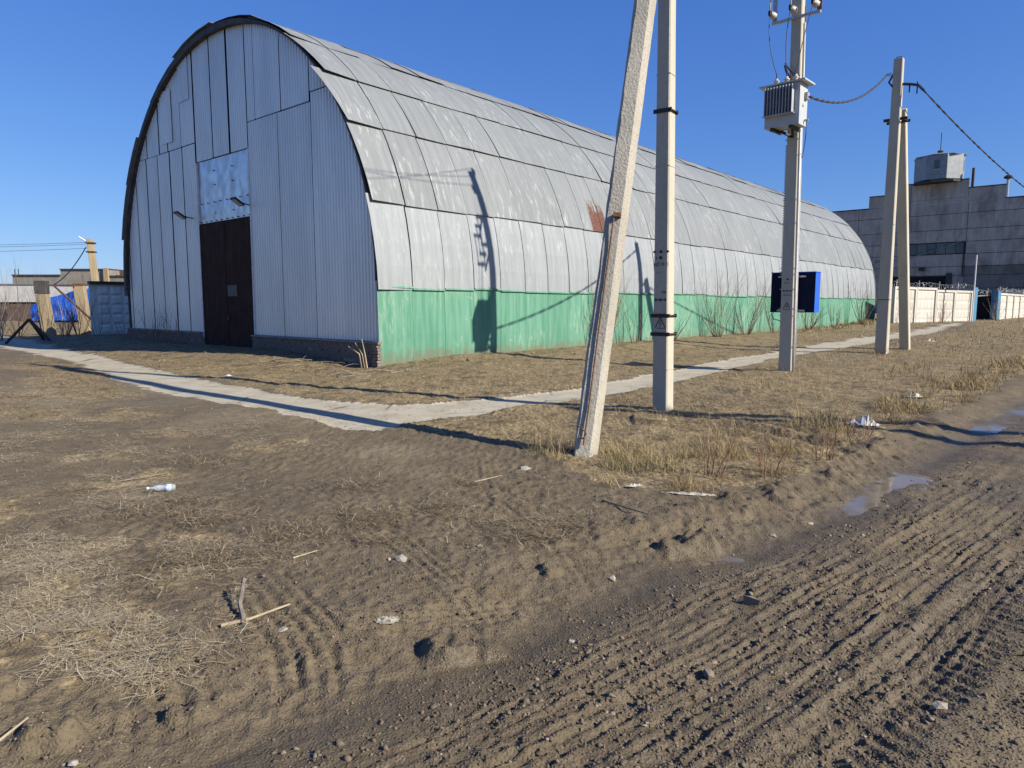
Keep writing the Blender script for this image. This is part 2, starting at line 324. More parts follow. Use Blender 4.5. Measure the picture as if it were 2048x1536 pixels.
def mat_conc(name, c1, c2, dark, bsc=60, bst=.6, dst=.006, holes=True, stain=.3):
    n = N(name)
    c = n.mix(n.ramp(n.noise(2.3, 6, st=(1, 1, .3)), .35, .68), c1, c2)
    c = n.mix(n.ramp(n.noise(22, 5), .5, .75, 0, .5), c, dark)
    c = n.mix(n.ramp(n.noise(7, 6, st=(3, 3, .25)), .55, .75, 0, stain), c, tuple(v*.45 for v in c1))
    if bsc == 9: c = n.mix(n.ramp(n.noise(.55, 6, st=(1, 1, .5), rough=.65), .45, .68, 0, .75), c, tuple(v*.38 for v in c1)); c = n.mix(n.ramp(n.noise(1.4, 5, st=(1, 1, .12)), .55, .7, 0, .5), c, tuple(v*1.3 for v in c1))
    c = n.mix(n.math('MULTIPLY', n.rnd(), .35), c, tuple(v*.6 for v in c1))
    n.col(c).rough(.88).spec(.25)
    h = n.noise(bsc, 6)
    if holes:
        v = n.n('ShaderNodeTexVoronoi'); v.inputs['Scale'].default_value = 38; n.lk(n.pos, v.inputs['Vector'])
        h = n.math('ADD', h, n.ramp(v.outputs['Distance'], .1, .24))
    n.bump(h, bst, dst); M[name] = n.m
mat_conc('concrete_pole', (.448, .416, .336), (.384, .360, .296), (.320, .300, .248))
mat_conc('concrete_rough', (.416, .388, .320), (.336, .312, .260), (.176, .164, .140), bsc=34, bst=.9, dst=.014)
mat_conc('concrete_wall', (.46, .42, .35), (.36, .33, .275), (.24, .22, .19), bsc=9, bst=.5, dst=.03, holes=False, stain=.6)
mat_conc('concrete_dark', (.25, .23, .20), (.19, .175, .15), (.12, .11, .10), bsc=9, bst=.5, dst=.03, holes=False, stain=.6)  # darker concrete for the core wall and the lower right panels
mat_conc('fence_white', (.485, .463, .412), (.441, .419, .368), (.368, .346, .309), bsc=30, bst=.3, stain=.2)
mat_conc('fence_grey', (.74, .74, .67), (.64, .64, .58), (.36, .36, .34), bsc=30, bst=.3, stain=.3)
mat_conc('pillar_ochre', (.338, .272, .169), (.279, .221, .140), (.221, .176, .118), bsc=20, bst=.5, dst=.02)
simple('steel_dark', (.035, .032, .03), (.06, .045, .035), 12, .6, .5)
simple('steel_rust', (.16, .075, .04), (.09, .05, .032), 14, .8, .2, bump=.3, bsc=60)
simple('steel_grey', (.42, .42, .41), (.33, .33, .33), 9, .45, .5)
simple('zinc', (.404, .412, .412), (.309, .316, .316), 9, .4, .6)
simple('paint_grey', (.412, .426, .426), (.368, .382, .382), 5, .45, .05)
simple('paint_fin', (.368, .379, .382), (.309, .316, .324), 5, .5, .05)
simple('paint_blue', (.022, .10, .50), (.018, .085, .43), 6, .5, spec=.25)
simple('navy_dark', (.006, .011, .035), (.005, .009, .028), 6, .7, spec=.1)
simple('gate_blue', (.06, .20, .33), (.045, .15, .26), 6, .55, stain=((.2, .16, .13), 5, .4))
simple('tarp_blue', (.015, .092, .441), (.009, .062, .338), 1.6, .45, bump=.5, bsc=2)
simple('porcelain', (.456, .426, .368), (.368, .338, .294), 12, .25)
simple('plastic_white', (.603, .603, .588), (.529, .529, .522), 9, .45)
simple('cable_black', (.016, .016, .018), sc=20, rough=.5)
simple('cable_grey', (.035, .036, .04), sc=20, rough=.5)
simple('ink', (.035, .032, .032), sc=30, rough=.8)
simple('lamp_glass', (.42, .42, .40), (.35, .35, .34), 30, .2)
simple('white_render', (.485, .485, .463), (.412, .412, .397), 1.5, .8)
simple('brown_wall', (.115, .08, .065), (.07, .05, .045), 3, .85)
simple('far_wall', (.221, .202, .173), (.176, .162, .140), 1.2, .9, stain=((.088, .081, .074), 1.5, .5))
simple('roof_felt', (.05, .05, .055), sc=2, rough=.8)
simple('glass_dull', (.055, .065, .06), (.10, .115, .105), .8, .25)
simple('glass_pale', (.15, .17, .155), (.10, .115, .105), 1.2, .3)
simple('turret_sheet', (.243, .257, .265), (.199, .213, .221), 2, .45, .35)
simple('bark', (.115, .078, .055), (.17, .125, .09), 20, .85)
simple('bark_red', (.17, .085, .055), (.24, .15, .09), 20, .85)
simple('bark_grey', (.20, .165, .125), (.28, .24, .185), 20, .85)
simple('stick_pale', (.338, .279, .191), (.265, .213, .140), 14, .85, bump=.3, bsc=80)
simple('stick_grey', (.221, .191, .154), (.140, .118, .092), 14, .85, bump=.3, bsc=80)
simple('stone_pale', (.33, .305, .25), (.24, .215, .17), 14, .9, bump=.5, bsc=60)
simple('stone_brown', (.176, .147, .110), (.125, .103, .074), 9, .9, bump=.5, bsc=60)
simple('foam', (.46, .43, .36), (.28, .26, .21), 20, .9, bump=.5, bsc=60)
simple('paper_dirty', (.27, .25, .20), (.18, .165, .13), 20, .9)
simple('film_white', (.55, .55, .52), (.38, .38, .36), 14, .4)
simple('orange_peel', (.62, .30, .10), (.5, .25, .1), 14, .6)
n = N('bottle_plastic'); n.col((.86, .90, .92)).rough(.08); n.b.inputs['Transmission Weight'].default_value = .75; n.b.inputs['IOR'].default_value = 1.2; M['bottle_plastic'] = n.m
simple('label_blue', (.10, .25, .66), (.62, .70, .82), 34, .4)
n = N('water'); c = n.mix(n.ramp(n.noise(2.5, 4), .35, .65), (.125, .10, .07), (.17, .137, .096)); n.col(c).rough(n.ramp(n.noise(5, 4), .35, .65, .03, .12)); n.spec(.6); n.b.inputs['IOR'].default_value = 1.33
n.bump(n.noise(14, 3), .06, .01); M['water'] = n.m
def mat_blade(name, stops, rough=.75):
    n = N(name); at = n.attr('rnd'); cr = n.n('ShaderNodeValToRGB'); el = cr.color_ramp.elements
    while len(el) < len(stops): el.new(.5)
    for e, (p, c) in zip(el, stops): e.position = p; e.color = (*c, 1)
    n.lk(at.outputs['Fac'], cr.inputs[0]); n.col(cr.outputs[0]).rough(rough).spec(.2); M[name] = n.m
mat_blade('grass_dry', [(0, (.062, .043, .023)), (.22, (.140, .097, .047)), (.5, (.257, .187, .090)), (.78, (.390, .296, .148)), (.9, (.483, .390, .218)), (.93, (.094, .101, .039)), (1, (.078, .094, .035))])
mat_blade('straw_pale', [(0, (.20, .16, .10)), (.4, (.34, .275, .175)), (.8, (.48, .40, .26)), (1, (.56, .49, .35))])
mat_blade('weed_grey', [(0, (.05, .037, .024)), (.35, (.13, .10, .062)), (.7, (.25, .195, .12)), (1, (.42, .345, .225))])
mat_blade('pebble_mix', [(0, (0.082, 0.065, 0.046)), (.55, (0.117, 0.094, 0.068)), (.9, (0.152, 0.121, 0.089)), (.985, (0.222, 0.184, 0.138)), (1, (0.292, 0.259, 0.212))], .9)

# ------------------------------------------------------------------ mesh helpers
def link_mesh(name, verts, faces, mat, parent=None, smooth=False):
    me = bpy.data.meshes.new(name); me.from_pydata(verts, [], faces); me.update()
    if smooth:
        me.polygons.foreach_set('use_smooth', [True]*len(me.polygons))
    me.materials.append(M[mat] if isinstance(mat, str) else mat)
    o = bpy.data.objects.new(name, me); COL.objects.link(o)
    if parent is not None: o.parent = parent
    return o
def tag(o, label=None, cat=None, group=None, kind=None):
    if label: o['label'] = label
    if cat: o['category'] = cat
    if group: o['group'] = group
    if kind: o['kind'] = kind
    return o
ROOTS = {}
def thing(name, loc, label, cat, group=None):
    o = bpy.data.objects.new(name, None); o.empty_display_size = .1; COL.objects.link(o); o.location = loc
    return tag(o, label, cat, group)
def world_of(o):
    v = Vector((0, 0, 0))
    while o is not None: v = v+o.location; o = o.parent
    return v
class MB:
    def __init__(s): s.v = []; s.f = []
    def quad(s, a, b, c, d):
        i = len(s.v); s.v += [tuple(a), tuple(b), tuple(c), tuple(d)]; s.f.append((i, i+1, i+2, i+3)); return s
    def hexa(s, p):      # 8 points: bottom ring 0-3 then top ring 4-7
        i = len(s.v); s.v += [tuple(q) for q in p]
        s.f += [(i+3, i+2, i+1, i), (i+4, i+5, i+6, i+7)]+[(i+k, i+(k+1) % 4, i+4+(k+1) % 4, i+4+k) for k in range(4)]; return s
    def box(s, c, size, ax=(1, 0, 0), ay=(0, 1, 0), az=(0, 0, 1)):
        c = Vector(c); ax = Vector(ax)*size[0]/2; ay = Vector(ay)*size[1]/2; az = Vector(az)*size[2]/2
        return s.hexa([c-ax-ay-az, c+ax-ay-az, c+ax+ay-az, c-ax+ay-az, c-ax-ay+az, c+ax-ay+az, c+ax+ay+az, c-ax+ay+az])
    def beam(s, a, b, w, h, up=(0, 0, 1)):
        a = Vector(a); b = Vector(b); d = (b-a); l = d.length; d.normalize(); x = d.cross(Vector(up))
        if x.length < 1e-4: x = Vector((1, 0, 0))
        x.normalize(); y = x.cross(d); return s.box((a+b)/2, (w, l, h), x, d, y)
    def tube(s, pts, r, n=6, caps=True):
        pts = [Vector(p) for p in pts]; rs = r if isinstance(r, (list, tuple)) else [r]*len(pts); i0 = len(s.v)
        pv = None
        for k, p in enumerate(pts):
            t = (pts[min(k+1, len(pts)-1)]-pts[max(k-1, 0)]); t.normalize()
            x = t.cross(Vector((0, 0, 1)) if pv is None else pv)
            if x.length < 1e-3: x = t.cross(Vector((1, 0, 0)))
            x.normalize(); y = x.cross(t); pv = y if pv is None else pv
            for q in range(n):
                a = 2*math.pi*q/n; s.v.append(tuple(p+x*math.cos(a)*rs[k]+y*math.sin(a)*rs[k]))
        for k in range(len(pts)-1):
            for q in range(n):
                a = i0+k*n+q; b = i0+k*n+(q+1) % n; s.f.append((a, b, b+n, a+n))
        if caps and n > 2:
            s.f.append(tuple(i0+q for q in range(n))[::-1]); e = i0+(len(pts)-1)*n; s.f.append(tuple(e+q for q in range(n)))
        return s
    def lathe(s, base, axis, prof, n=12):
        ax = Vector(axis).normalized(); return s.tube([Vector(base)+ax*h for r, h in prof], [max(r, .0005) for r, h in prof], n)
    def build(s, name, mat, parent=None, smooth=False, local=False):
        v = s.v
        if parent is not None and not local:
            w = world_of(parent); v = [(a-w.x, b-w.y, c-w.z) for a, b, c in v]
        return link_mesh(name, v, s.f, mat, parent, smooth)
def pushed(ob, f):  return ob
def sag(a, b, drop, n=16):
    a = Vector(a); b = Vector(b); return [a.lerp(b, k/n)-Vector((0, 0, drop*4*(k/n)*(1-k/n))) for k in range(n+1)]

# ------------------------------------------------------------------ sheet of ground
def axis(lo, hi, step, grow, far_lo, far_hi):
    mid = list(np.arange(lo, hi, step)); a = []; st = step; p = lo
    while p > far_lo: st *= grow; p -= st; a.append(p)
    b = []; st = step; p = mid[-1]
    while p < far_hi: st *= grow; p += st; b.append(p)
    return np.array(a[::-1]+mid+b)
xs = axis(-2.6, 4.0, .0155, 1.024, -900, 900)
ys = list(np.arange(2.1, 4.3, .0135)); st_ = .0135
while ys[-1] < 1200: st_ *= 1.0088 if ys[-1] < 24 else 1.03; ys.append(ys[-1]+st_)
ys = np.concatenate([[-60, -40, -25, -15, -9, -5, -3], np.arange(-2, 2.1, .13), ys])
GXX, GYY = np.meshgrid(xs, ys); GZ = H(GXX.ravel(), GYY.ravel()); nx, ny = len(xs), len(ys)
VX, VY = GXX.ravel(), GYY.ravel()
wq, lq = wl(VX, VY)
gm = grassiness(VX, VY)
gutter = np.exp(-((wq+.02)/.28)**2)*sst(-2, 0, lq+1)
wet = np.clip(gutter*1.1*(.35+.9*vn(VX*2.2, VY*2.2, 113))+.75*sst(.1, .4, wq)*sst(1.75, 1.5, wq)*sst(.3, .65, vn(lq*.7, wq*2.6, 117)*.6+vn(VX*3.1, VY*3.1, 118)*.4)+.35*sst(.1, -.5, fbm(VX*.5, VY*.5, 119, 3))*(wq < -.5), 0, 1)
pale = np.clip(sst(1.6, 2.0, wq)*.25+sst(.15, .5, fbm(VX*.7, VY*.7, 121, 3))*(wq < -.9)*.7+np.exp(-((VX+8.5)/3)**2-((VY-13.3)/1.6)**2)*.9, 0, 1)
idx = np.arange(nx*ny).reshape(ny, nx)
Q = np.stack([idx[:-1, :-1], idx[:-1, 1:], idx[1:, 1:], idx[1:, :-1]], -1).reshape(-1, 4)
fx = VX[Q].mean(1); fy = VY[Q].mean(1)
fw, fl = wl(fx, fy); pth = path_mask(fx, fy); road = (fw > -.3) & ~pth
road &= (fw < 9)
def grid_obj(name, sel, mat, label):
    q = Q[sel]; used, inv = np.unique(q, return_inverse=True); q = inv.reshape(-1, 4)
    me = bpy.data.meshes.new(name); me.vertices.add(len(used)); me.loops.add(q.size); me.polygons.add(len(q))
    me.vertices.foreach_set('co', np.stack([VX[used], VY[used], GZ[used]], -1).astype(np.float32).ravel())
    me.loops.foreach_set('vertex_index', q.ravel().astype(np.int32)); me.polygons.foreach_set('loop_start', np.arange(0, q.size, 4, dtype=np.int32))
    me.polygons.foreach_set('use_smooth', np.ones(len(q), bool)); me.update()
    at = me.color_attributes.new('mask', 'FLOAT_COLOR', 'POINT')
    at.data.foreach_set('color', np.stack([gm[used], wet[used], pale[used], np.ones(len(used))], -1).astype(np.float32).ravel())
    me.materials.append(M[mat]); o = bpy.data.objects.new(name, me); COL.objects.link(o)
    return tag(o, label, None, None, 'structure')
grid_obj('ground', ~pth & ~road, 'soil', 'bare brown soil and dry lawn around the hangar')
grid_obj('dirt_road', road, 'soil', 'muddy dirt road churned by tyre tracks')
grid_obj('footpath', pth, 'path_soil', 'pale trodden footpath bending round the hangar corner')
# standing water in the gutter of the road
ls = np.arange(-2.2, 13, .03); wsn = np.arange(-.5, .62, .03)
LL, WW = np.meshgrid(ls, wsn)
PXX = RO[0]+RD[0]*LL+RE[0]*WW; PYY = RO[1]+RD[1]*LL+RE[1]*WW
hz = H(PXX.ravel(), PYY.ravel()).reshape(PXX.shape)
wtrue, _ = wl(PXX.ravel(), PYY.ravel()); wtrue = wtrue.reshape(PXX.shape)
lev = np.array([np.percentile(hz[:, max(0, k-12):k+13][np.abs(wtrue[:, max(0, k-12):k+13]) < .3], 34) if True else 0 for k in range(len(ls))])
lev = np.convolve(np.pad(lev, 15, 'edge'), np.ones(31)/31, 'valid')
lev = lev-.022*sst(3.6, 2.0, ls)+.008*sst(5, 7, ls); lev = lev-.045*sst(.46, .28, vn(ls*.9, ls*0, 131))
mb = MB()
vid = {}
for j in range(len(wsn)-1):
    for k in range(len(ls)-1):
        if hz[j:j+2, k:k+2].min() < lev[k]+.002 and abs(wtrue[j, k]) < .42:
            f = []
            for jj, kk in ((j, k), (j, k+1), (j+1, k+1), (j+1, k)):
                if (jj, kk) not in vid:
                    vid[(jj, kk)] = len(mb.v); mb.v.append((PXX[jj, kk], PYY[jj, kk], lev[kk]))
                f.append(vid[(jj, kk)])
            mb.f.append(tuple(f))
tag(mb.build('puddle', 'water', smooth=True), 'thin muddy water lying in the road gutter', None, None, 'structure')

# ------------------------------------------------------------------ arched hangar
hz0 = 0.0
hangar = thing('arched_hangar', HW(WID/2, 0, 0), 'long arched metal hangar with grey sheet roof, green lower wall and corrugated gable', 'hangar')
def arch(t, r=RAD):  # t in degrees from the near springing
    a = math.radians(t); return WID/2-r*math.cos(a), SPR+r*math.sin(a)
ANG = [-1.2, 14.5, 30, 42.5, 55.5, 72, 90]
CW = 1.17
def sheet_mesh(name, t0, t1, width, lift_b, lift_t, mat, s_in=(0, 0), twist=0, gap=.022, seg=4):
    m = MB(); n = seg
    for th in (0, 1):
        for k in range(n+1):
            f = k/n; t = t0+(t1-t0)*f; r = RAD+lift_b*(1-f)**1.3+lift_t*f-(.008 if th else 0)
            for e in (0, 1):
                u, z = arch(t, r+(twist*(e-.5)*(1-f)))
                s = (gap if not e else width)+(s_in[0]*(1-f)+s_in[1]*f if not e else 0)
                x, y, _ = HW(u, s); x -= PX+GX*WID/2; y -= PY+GY*WID/2
                m.v.append((x, y, z))
    o = (n+1)*2
    for k in range(n):
        a = k*2; m.f.append((a, a+1, a+3, a+2)); m.f.append((o+a, o+a+2, o+a+3, o+a+1))
        m.f.append((a, a+2, o+a+2, o+a)); m.f.append((a+1, o+a+1, o+a+3, a+3))
    m.f.append((0, o, o+1, 1)); a = n*2; m.f.append((a, a+1, o+a+1, o+a))
    me = bpy.data.meshes.new(name); me.from_pydata(m.v, [], m.f); me.update(); me.materials.append(M[mat]); return me
NC = int((LEN)/CW)
flaps = [(-.03, -.06), (.04, -.02), (-.03, -.26), (.05, -.13), (-.05, 0), (0, 0)]   # ragged front edge of the first column
for row in range(6):
    t0, t1 = ANG[row], ANG[row+1]+1.1
    mats = 'sheet_pale' if row == 0 else 'sheet_grey'
    var = []
    for q in range(4):
        lb = [.055, .05, .045, .045, .04, .05][row]+random.uniform(-.012, .016)
        var.append(sheet_mesh('roof_sheet', t0-random.uniform(0, .45), t1, CW, lb, .002, mats, twist=random.uniform(-.03, .03)))
    for c in range(NC):
        if c == 0:
            me = sheet_mesh('roof_sheet', t0-.3, t1, CW-.02, .085 if row < 4 else .05, .004, mats, s_in=(flaps[row][0], flaps[row][1]), twist=-.05)
        elif row == 1 and c in (8, 9):
            me = sheet_mesh('roof_sheet', t0-.2, t1, CW, .055, .002, 'sheet_rusty')
        else: me = random.choice(var)
        o = bpy.data.objects.new('roof_sheet', me); COL.objects.link(o); o.parent = hangar
        s = c*CW-.02; o.location = (LX*s, LY*s, random.uniform(-.012, .012))
        if row == 1 and c == 8: o['label'] = 'roof sheet with a large rust patch'
# unseen slope behind the ridge
m = MB()
for row in range(6):
    for c in range(NC//3):
        t0 = 180-ANG[row]+.6; t1 = 180-ANG[row+1]-1.2; s0 = c*CW*3+.01; s1 = s0+CW*3-.02; lf = random.uniform(.025, .05)
        if c == 0: s0 -= random.uniform(-.05, .12)
        prev = None
        for k in range(4):
            f = k/3; t = t0+(t1-t0)*f; u, z = arch(t, RAD+lf*(1-f)+(.06*f if row == 5 else 0)); u2, z2 = arch(t, RAD+lf*(1-f)-.012+(.06*f if row == 5 else 0))
            cur = [HW(u, s0, z), HW(u, s1, z), HW(u2, s1, z2), HW(u2, s0, z2)]
            if prev: m.hexa([*prev, *cur])
            prev = cur
m.build('back_slope', 'sheet_grey', hangar)
# dark underlayer, arch ribs and side wall backing
m = MB(); pr = None
for k in range(0, 61):
    u, z = arch(k*3, RAD-.035); u2, z2 = arch(k*3, RAD-.09)
    cur = [HW(u, .02, z), HW(u, LEN-.1, z), HW(u2, LEN-.1, z2), HW(u2, .02, z2)]
    if pr: m.hexa([*pr, *cur])
    pr = cur
for uu in (.06, WID-.06): m.hexa([HW(uu-.03, .1, -.1), HW(uu+.03, .1, -.1), HW(uu+.03, LEN-.1, -.1), HW(uu-.03, LEN-.1, -.1), HW(uu-.03, .1, SPR), HW(uu+.03, .1, SPR), HW(uu+.03, LEN-.1, SPR), HW(uu-.03, LEN-.1, SPR)])
m.build('roof_lining', 'soffit', hangar)
m = MB(); pr = None
for k in range(0, 46):
    u, z = arch(k*4, RAD-.035); u2, z2 = arch(k*4, RAD-(.11+.12*min(1, max(0, (k-16)/6))))
    e_ = .10 if k < 14 else (.10-.115*(k-14)/5 if k < 19 else -.015)
    cur = [HW(u, e_, z), HW(u, .14, z), HW(u2, .14, z2), HW(u2, e_, z2)]
    if pr: m.hexa([*pr, *cur])
    pr = cur
m.build('front_arch_rib', 'soffit', hangar)
# green lower wall sheets
gv = []
for q in range(4):
    m = MB(); d = random.uniform(0, .012); b = random.uniform(-.012, .012)
    pts = [(0.012, 0), (CW-.004, 1)]; n = 5; rows = []
    for k in range(n+1):
        f = k/n; z = -.05+f*(SPR+.02); bulge = .03*math.sin(f*3.1)+b*math.sin(f*6)
        rows.append([Vector(HW(-.02-bulge-d*e+.0*f, s, z))-Vector(HW(WID/2, 0, 0)) for s, e in pts])
    for a, c in zip(rows[:-1], rows[1:]): m.quad(a[0], a[1], c[1], c[0])
    nn = [Vector((GX, GY, 0))*.006]*1
    for a, c in zip(rows[:-1], rows[1:]): m.quad(a[0]+nn[0], c[0]+nn[0], c[1]+nn[0], a[1]+nn[0])
    e0 = rows; 
    for a, c in zip(rows[:-1], rows[1:]):
        m.quad(a[0], c[0], c[0]+nn[0], a[0]+nn[0]); m.quad(a[1], a[1]+nn[0], c[1]+nn[0], c[1])
    m.quad(rows[-1][0], rows[-1][1], rows[-1][1]+nn[0], rows[-1][0]+nn[0])
    me = bpy.data.meshes.new('wall_sheet'); me.from_pydata(m.v, [], m.f); me.update(); me.materials.append(M['sheet_green']); gv.append(me)
for c in range(NC):
    o = bpy.data.objects.new('wall_sheet', random.choice(gv)); COL.objects.link(o); o.parent = hangar
    s = c*CW-.02; o.location = (LX*s, LY*s, random.uniform(-.01, .01))
m = MB()   # green lip under the white sheets
for c in range(NC):
    s0 = c*CW-.02; dz = random.uniform(-.045, .045)
    m.hexa([HW(-.085, s0+.01, SPR-.19+dz), HW(-.06, s0+.01, SPR-.19+dz), HW(-.06, s0+CW, SPR-.195+dz), HW(-.085, s0+CW, SPR-.195+dz), HW(-.085, s0+.01, SPR-.14+dz), HW(-.06, s0+.01, SPR-.14+dz), HW(-.06, s0+CW, SPR-.145+dz), HW(-.06, s0+CW, SPR-.145+dz)])
m.build('drip_lip', 'sheet_green', hangar)
# gable: corrugated sheets leaning slightly back
def setb(z): return .16
def arch_h(u):
    d = RAD-.13; x = u-WID/2
    return SPR+math.sqrt(max(d*d-x*x, 0)) if abs(x) < d else 0
def corr(u0, u1, zlo, zhi, dd=0., phase=0.):
    m = MB(); per = .135; n = max(4, int((u1-u0)/per*4)); pts = []
    for k in range(n+1):
        u = u0+(u1-u0)*k/n; w = -.018 if (k % 4) < 3 else .034
        top = min(zhi(u) if callable(zhi) else zhi, arch_h(u)); lo = zlo(u) if callable(zlo) else zlo
        top = max(top, lo+.005)
        pts.append((u, w, lo, top))
    for (ua, wa, la, ta), (ub, wb, lb, tb) in zip(pts[:-1], pts[1:]):
        if ta-la < .02 and tb-lb < .02: continue
        m.quad(HW(ua, setb(la)+wa+dd, la), HW(ub, setb(lb)+wb+dd, lb), HW(ub, setb(tb)+wb+dd, tb), HW(ua, setb(ta)+wa+dd, ta))
    if m.v: m.build('corrugated_sheet', 'corrugated', hangar)
DU0, DU1, DZ0, DZ1, DZ2 = 6.36, 9.82, .26, 4.37, 6.44
def strips(u0, u1, w, zlo, zhi, gap=.014):
    u = u0
    while u < u1-.02:
        e = min(u+w, u1)
        if u1-e < .25: e = u1
        corr(u+gap/2, e-gap/2, zlo, zhi, random.uniform(-.008, .008)); u = e
strips(.10, 2.93, 2.9, .68, 7.43, .004); strips(2.93, DU0-.05, 1.7, .68, 7.19, .004)
strips(2.95, DU0-.02, 1.45, 7.22, 11, .04)
strips(.3, 2.93, 1.3, 7.46, 11)
strips(DU0, DU1, 1.13, DZ2+.02, 11, .055)
strips(DU1+.05, WID-.1, 1.02, lambda u: .62, 7.10, .07)
strips(DU1+.02, 12.7, 1.07, 7.13, 11, .06); strips(12.72, WID-.2, 1.07, 7.12, 11, .06)
corr(11.5, 12.4, 7.4, 9.2, -.035); corr(10.1, 10.9, 8.6, 10.2, -.035)
m = MB(); pr = None
for k in range(0, 61):    # black backing: lap shadows at the sheet joints put in as dark lines
    u = .05+(WID-.1)*k/60; zt = max(arch_h(u), .3)
    cur = (u, zt)
    if pr: m.hexa([HW(pr[0], setb(.2)+.06, .2), HW(u, setb(.2)+.06, .2), HW(u, setb(.2)+.12, .2), HW(pr[0], setb(.2)+.12, .2), HW(pr[0], setb(pr[1])+.06, pr[1]), HW(u, setb(zt)+.06, zt), HW(u, setb(zt)+.12, zt), HW(pr[0], setb(pr[1])+.12, pr[1])])
    pr = cur
m.build('gable_backing', 'near_black', hangar)
# bright panel over the door, two sheets with screws
for z0, z1, dd in ((5.02, DZ2, 0), (DZ1+.03, 5.05, -.012)):
    m = MB(); nu, nz = 14, 8; g = []
    for j in range(nz+1):
        z = z0+(z1-z0)*j/nz
        g.append([HW(DU0+.03+(DU1-DU0-.06)*i/nu, setb(z)+.03+dd-.02*math.sin(i*.9)**2*math.sin(math.pi*j/nz)-.002*random.random(), z) for i in range(nu+1)])
    for j in range(nz):
        for i in range(nu): m.quad(g[j][i], g[j][i+1], g[j+1][i+1], g[j+1][i])
    m.build('metal_panel', 'galvanized', hangar, smooth=True)
m = MB()
for z, us_ in ((5.05, np.linspace(DU0+.2, DU1-.2, 8)), (DZ1+.07, np.linspace(DU0+.1, DU1-.1, 10)), (5.6, (7.45, 8.65)), (6.05, (7.45, 8.65)), (4.68, (7.45, 8.65))):
    for u in us_: m.box(HW(u, setb(z)-.005, z), (.035, .03, .035), (GX, GY, 0), (LX, LY, 0))
m.build('screws', 'steel_dark', hangar)['kind'] = 'stuff'
# door: two leaves with ribs, wicket plate and handle
for u0, u1 in ((DU0+.03, 8.08), (8.095, DU1-.03)):
    m = MB(); m.hexa([HW(u0, .13, DZ0), HW(u1, .13, DZ0), HW(u1, .19, DZ0), HW(u0, .19, DZ0), HW(u0, .13, DZ1), HW(u1, .13, DZ1), HW(u1, .19, DZ1), HW(u0, .19, DZ1)])
    leaf = m.build('door_leaf', 'door_brown', hangar)
    m = MB()
    for f in (.012, .988):
        u = u0+(u1-u0)*f; m.hexa([HW(u-.02, .118, DZ0+.02), HW(u+.02, .118, DZ0+.02), HW(u+.02, .128, DZ0+.02), HW(u-.02, .128, DZ0+.02), HW(u-.02, .118, DZ1-.02), HW(u+.02, .118, DZ1-.02), HW(u+.02, .128, DZ1-.02), HW(u-.02, .128, DZ1-.02)])
    m.build('door_rib', 'door_brown', leaf)
    if u0 < 7:
        MB().box(HW(7.68, .118, 2.1), (.62, .02, .36), (GX, GY, 0), (LX, LY, .03)).build('door_plate', 'door_patch', leaf)
        MB().box(HW(7.97, .10, 1.2), (.09, .05, .16), (GX, GY, 0), (LX, LY, 0)).build('door_lock', 'steel_dark', leaf)
for u in (DU0-.02, DU1+.02):
    m = MB(); m.hexa([HW(u-.03, .10, .5), HW(u+.03, .10, .5), HW(u+.03, .19, .5), HW(u-.03, .19, .5), HW(u-.03, setb(DZ2)-.03, DZ2), HW(u+.03, setb(DZ2)-.03, DZ2), HW(u+.03, setb(DZ2)+.03, DZ2), HW(u-.03, setb(DZ2)+.03, DZ2)])
    m.build('door_frame', 'trim_white', hangar)
# brick plinth
for u0, u1 in ((-.01, DU0-.02), (DU1+.02, WID)):
    m = MB(); m.hexa([HW(u0, .03, -.1), HW(u1, .03, -.1), HW(u1, .4, -.1), HW(u0, .4, -.1), HW(u0, .03, .66), HW(u1, .03, .66), HW(u1, .4, .66), HW(u0, .4, .66)])
    pl = m.build('plinth', 'mortar', hangar)
    m = MB(); bu, bh = .262, .078; r = 0; z = -.03
    while z < .64:
        u = u0-(bu/2 if r % 2 else 0)
        while u < u1-.04:
            a = max(u, u0)+.006; b = min(u+bu, u1)-.006
            if b-a > .03 and random.random() > .03:
                pr_ = random.uniform(-.012, .012)
                m.box(HW((a+b)/2, .055+pr_, z+bh/2), (b-a, .10, bh-.012), (GX, GY, 0), (LX, LY, 0))
            u += bu
        z += bh; r += 1
    m.build('brick', 'brick_old', pl)['kind'] = 'stuff'
    m = MB(); u = u0
    while u < u1-.05:
        e = min(u+random.uniform(.9, 1.6), u1); m.hexa([HW(u+.01, -.05, .655), HW(e-.01, -.05+random.uniform(-.01, .01), .655), HW(e-.01, .14, .655), HW(u+.01, .14, .655), HW(u+.01, -.04, .69), HW(e-.01, -.04, .685), HW(e-.01, .14, .70), HW(u+.01, .14, .70)]); u = e
    m.build('plinth_ledge', 'mortar', pl)
def floodlight(parent, base, out, name='floodlight', sc=1.):
    b = Vector(base); o = Vector(out).normalized(); side = Vector((GX, GY, 0)); root = None
    m = MB().beam(b, b+o*.34*sc, .03*sc, .03*sc); arm = m.build(name, 'steel_dark', parent)
    c = b+o*.45*sc; up = (Vector((0, 0, 1))*.93+o*.36).normalized(); f = side.cross(up)
    if f.dot(o) < 0: f = -f
    nrm = (o*.5-Vector((0, 0, 1))*.86).normalized(); ay = side.cross(nrm)
    MB().box(c, (.30*sc, .36*sc, .06*sc), side, ay, nrm).build('lamp_housing', 'steel_dark', arm)
    MB().box(c+nrm*.034*sc, (.25*sc, .30*sc, .01*sc), side, ay, nrm).build('lamp_lens', 'lamp_glass', arm)
floodlight(hangar, HW(DU1+.50, setb(4.4), 4.63), (-LX, -LY, .15)); floodlight(hangar, HW(DU0-.02, setb(4.6), 4.71), (-LX, -LY, .15))
floodlight(hangar, HW(.25, LEN-.1, 4.9), (-GX, -GY, .3), sc=1.6)

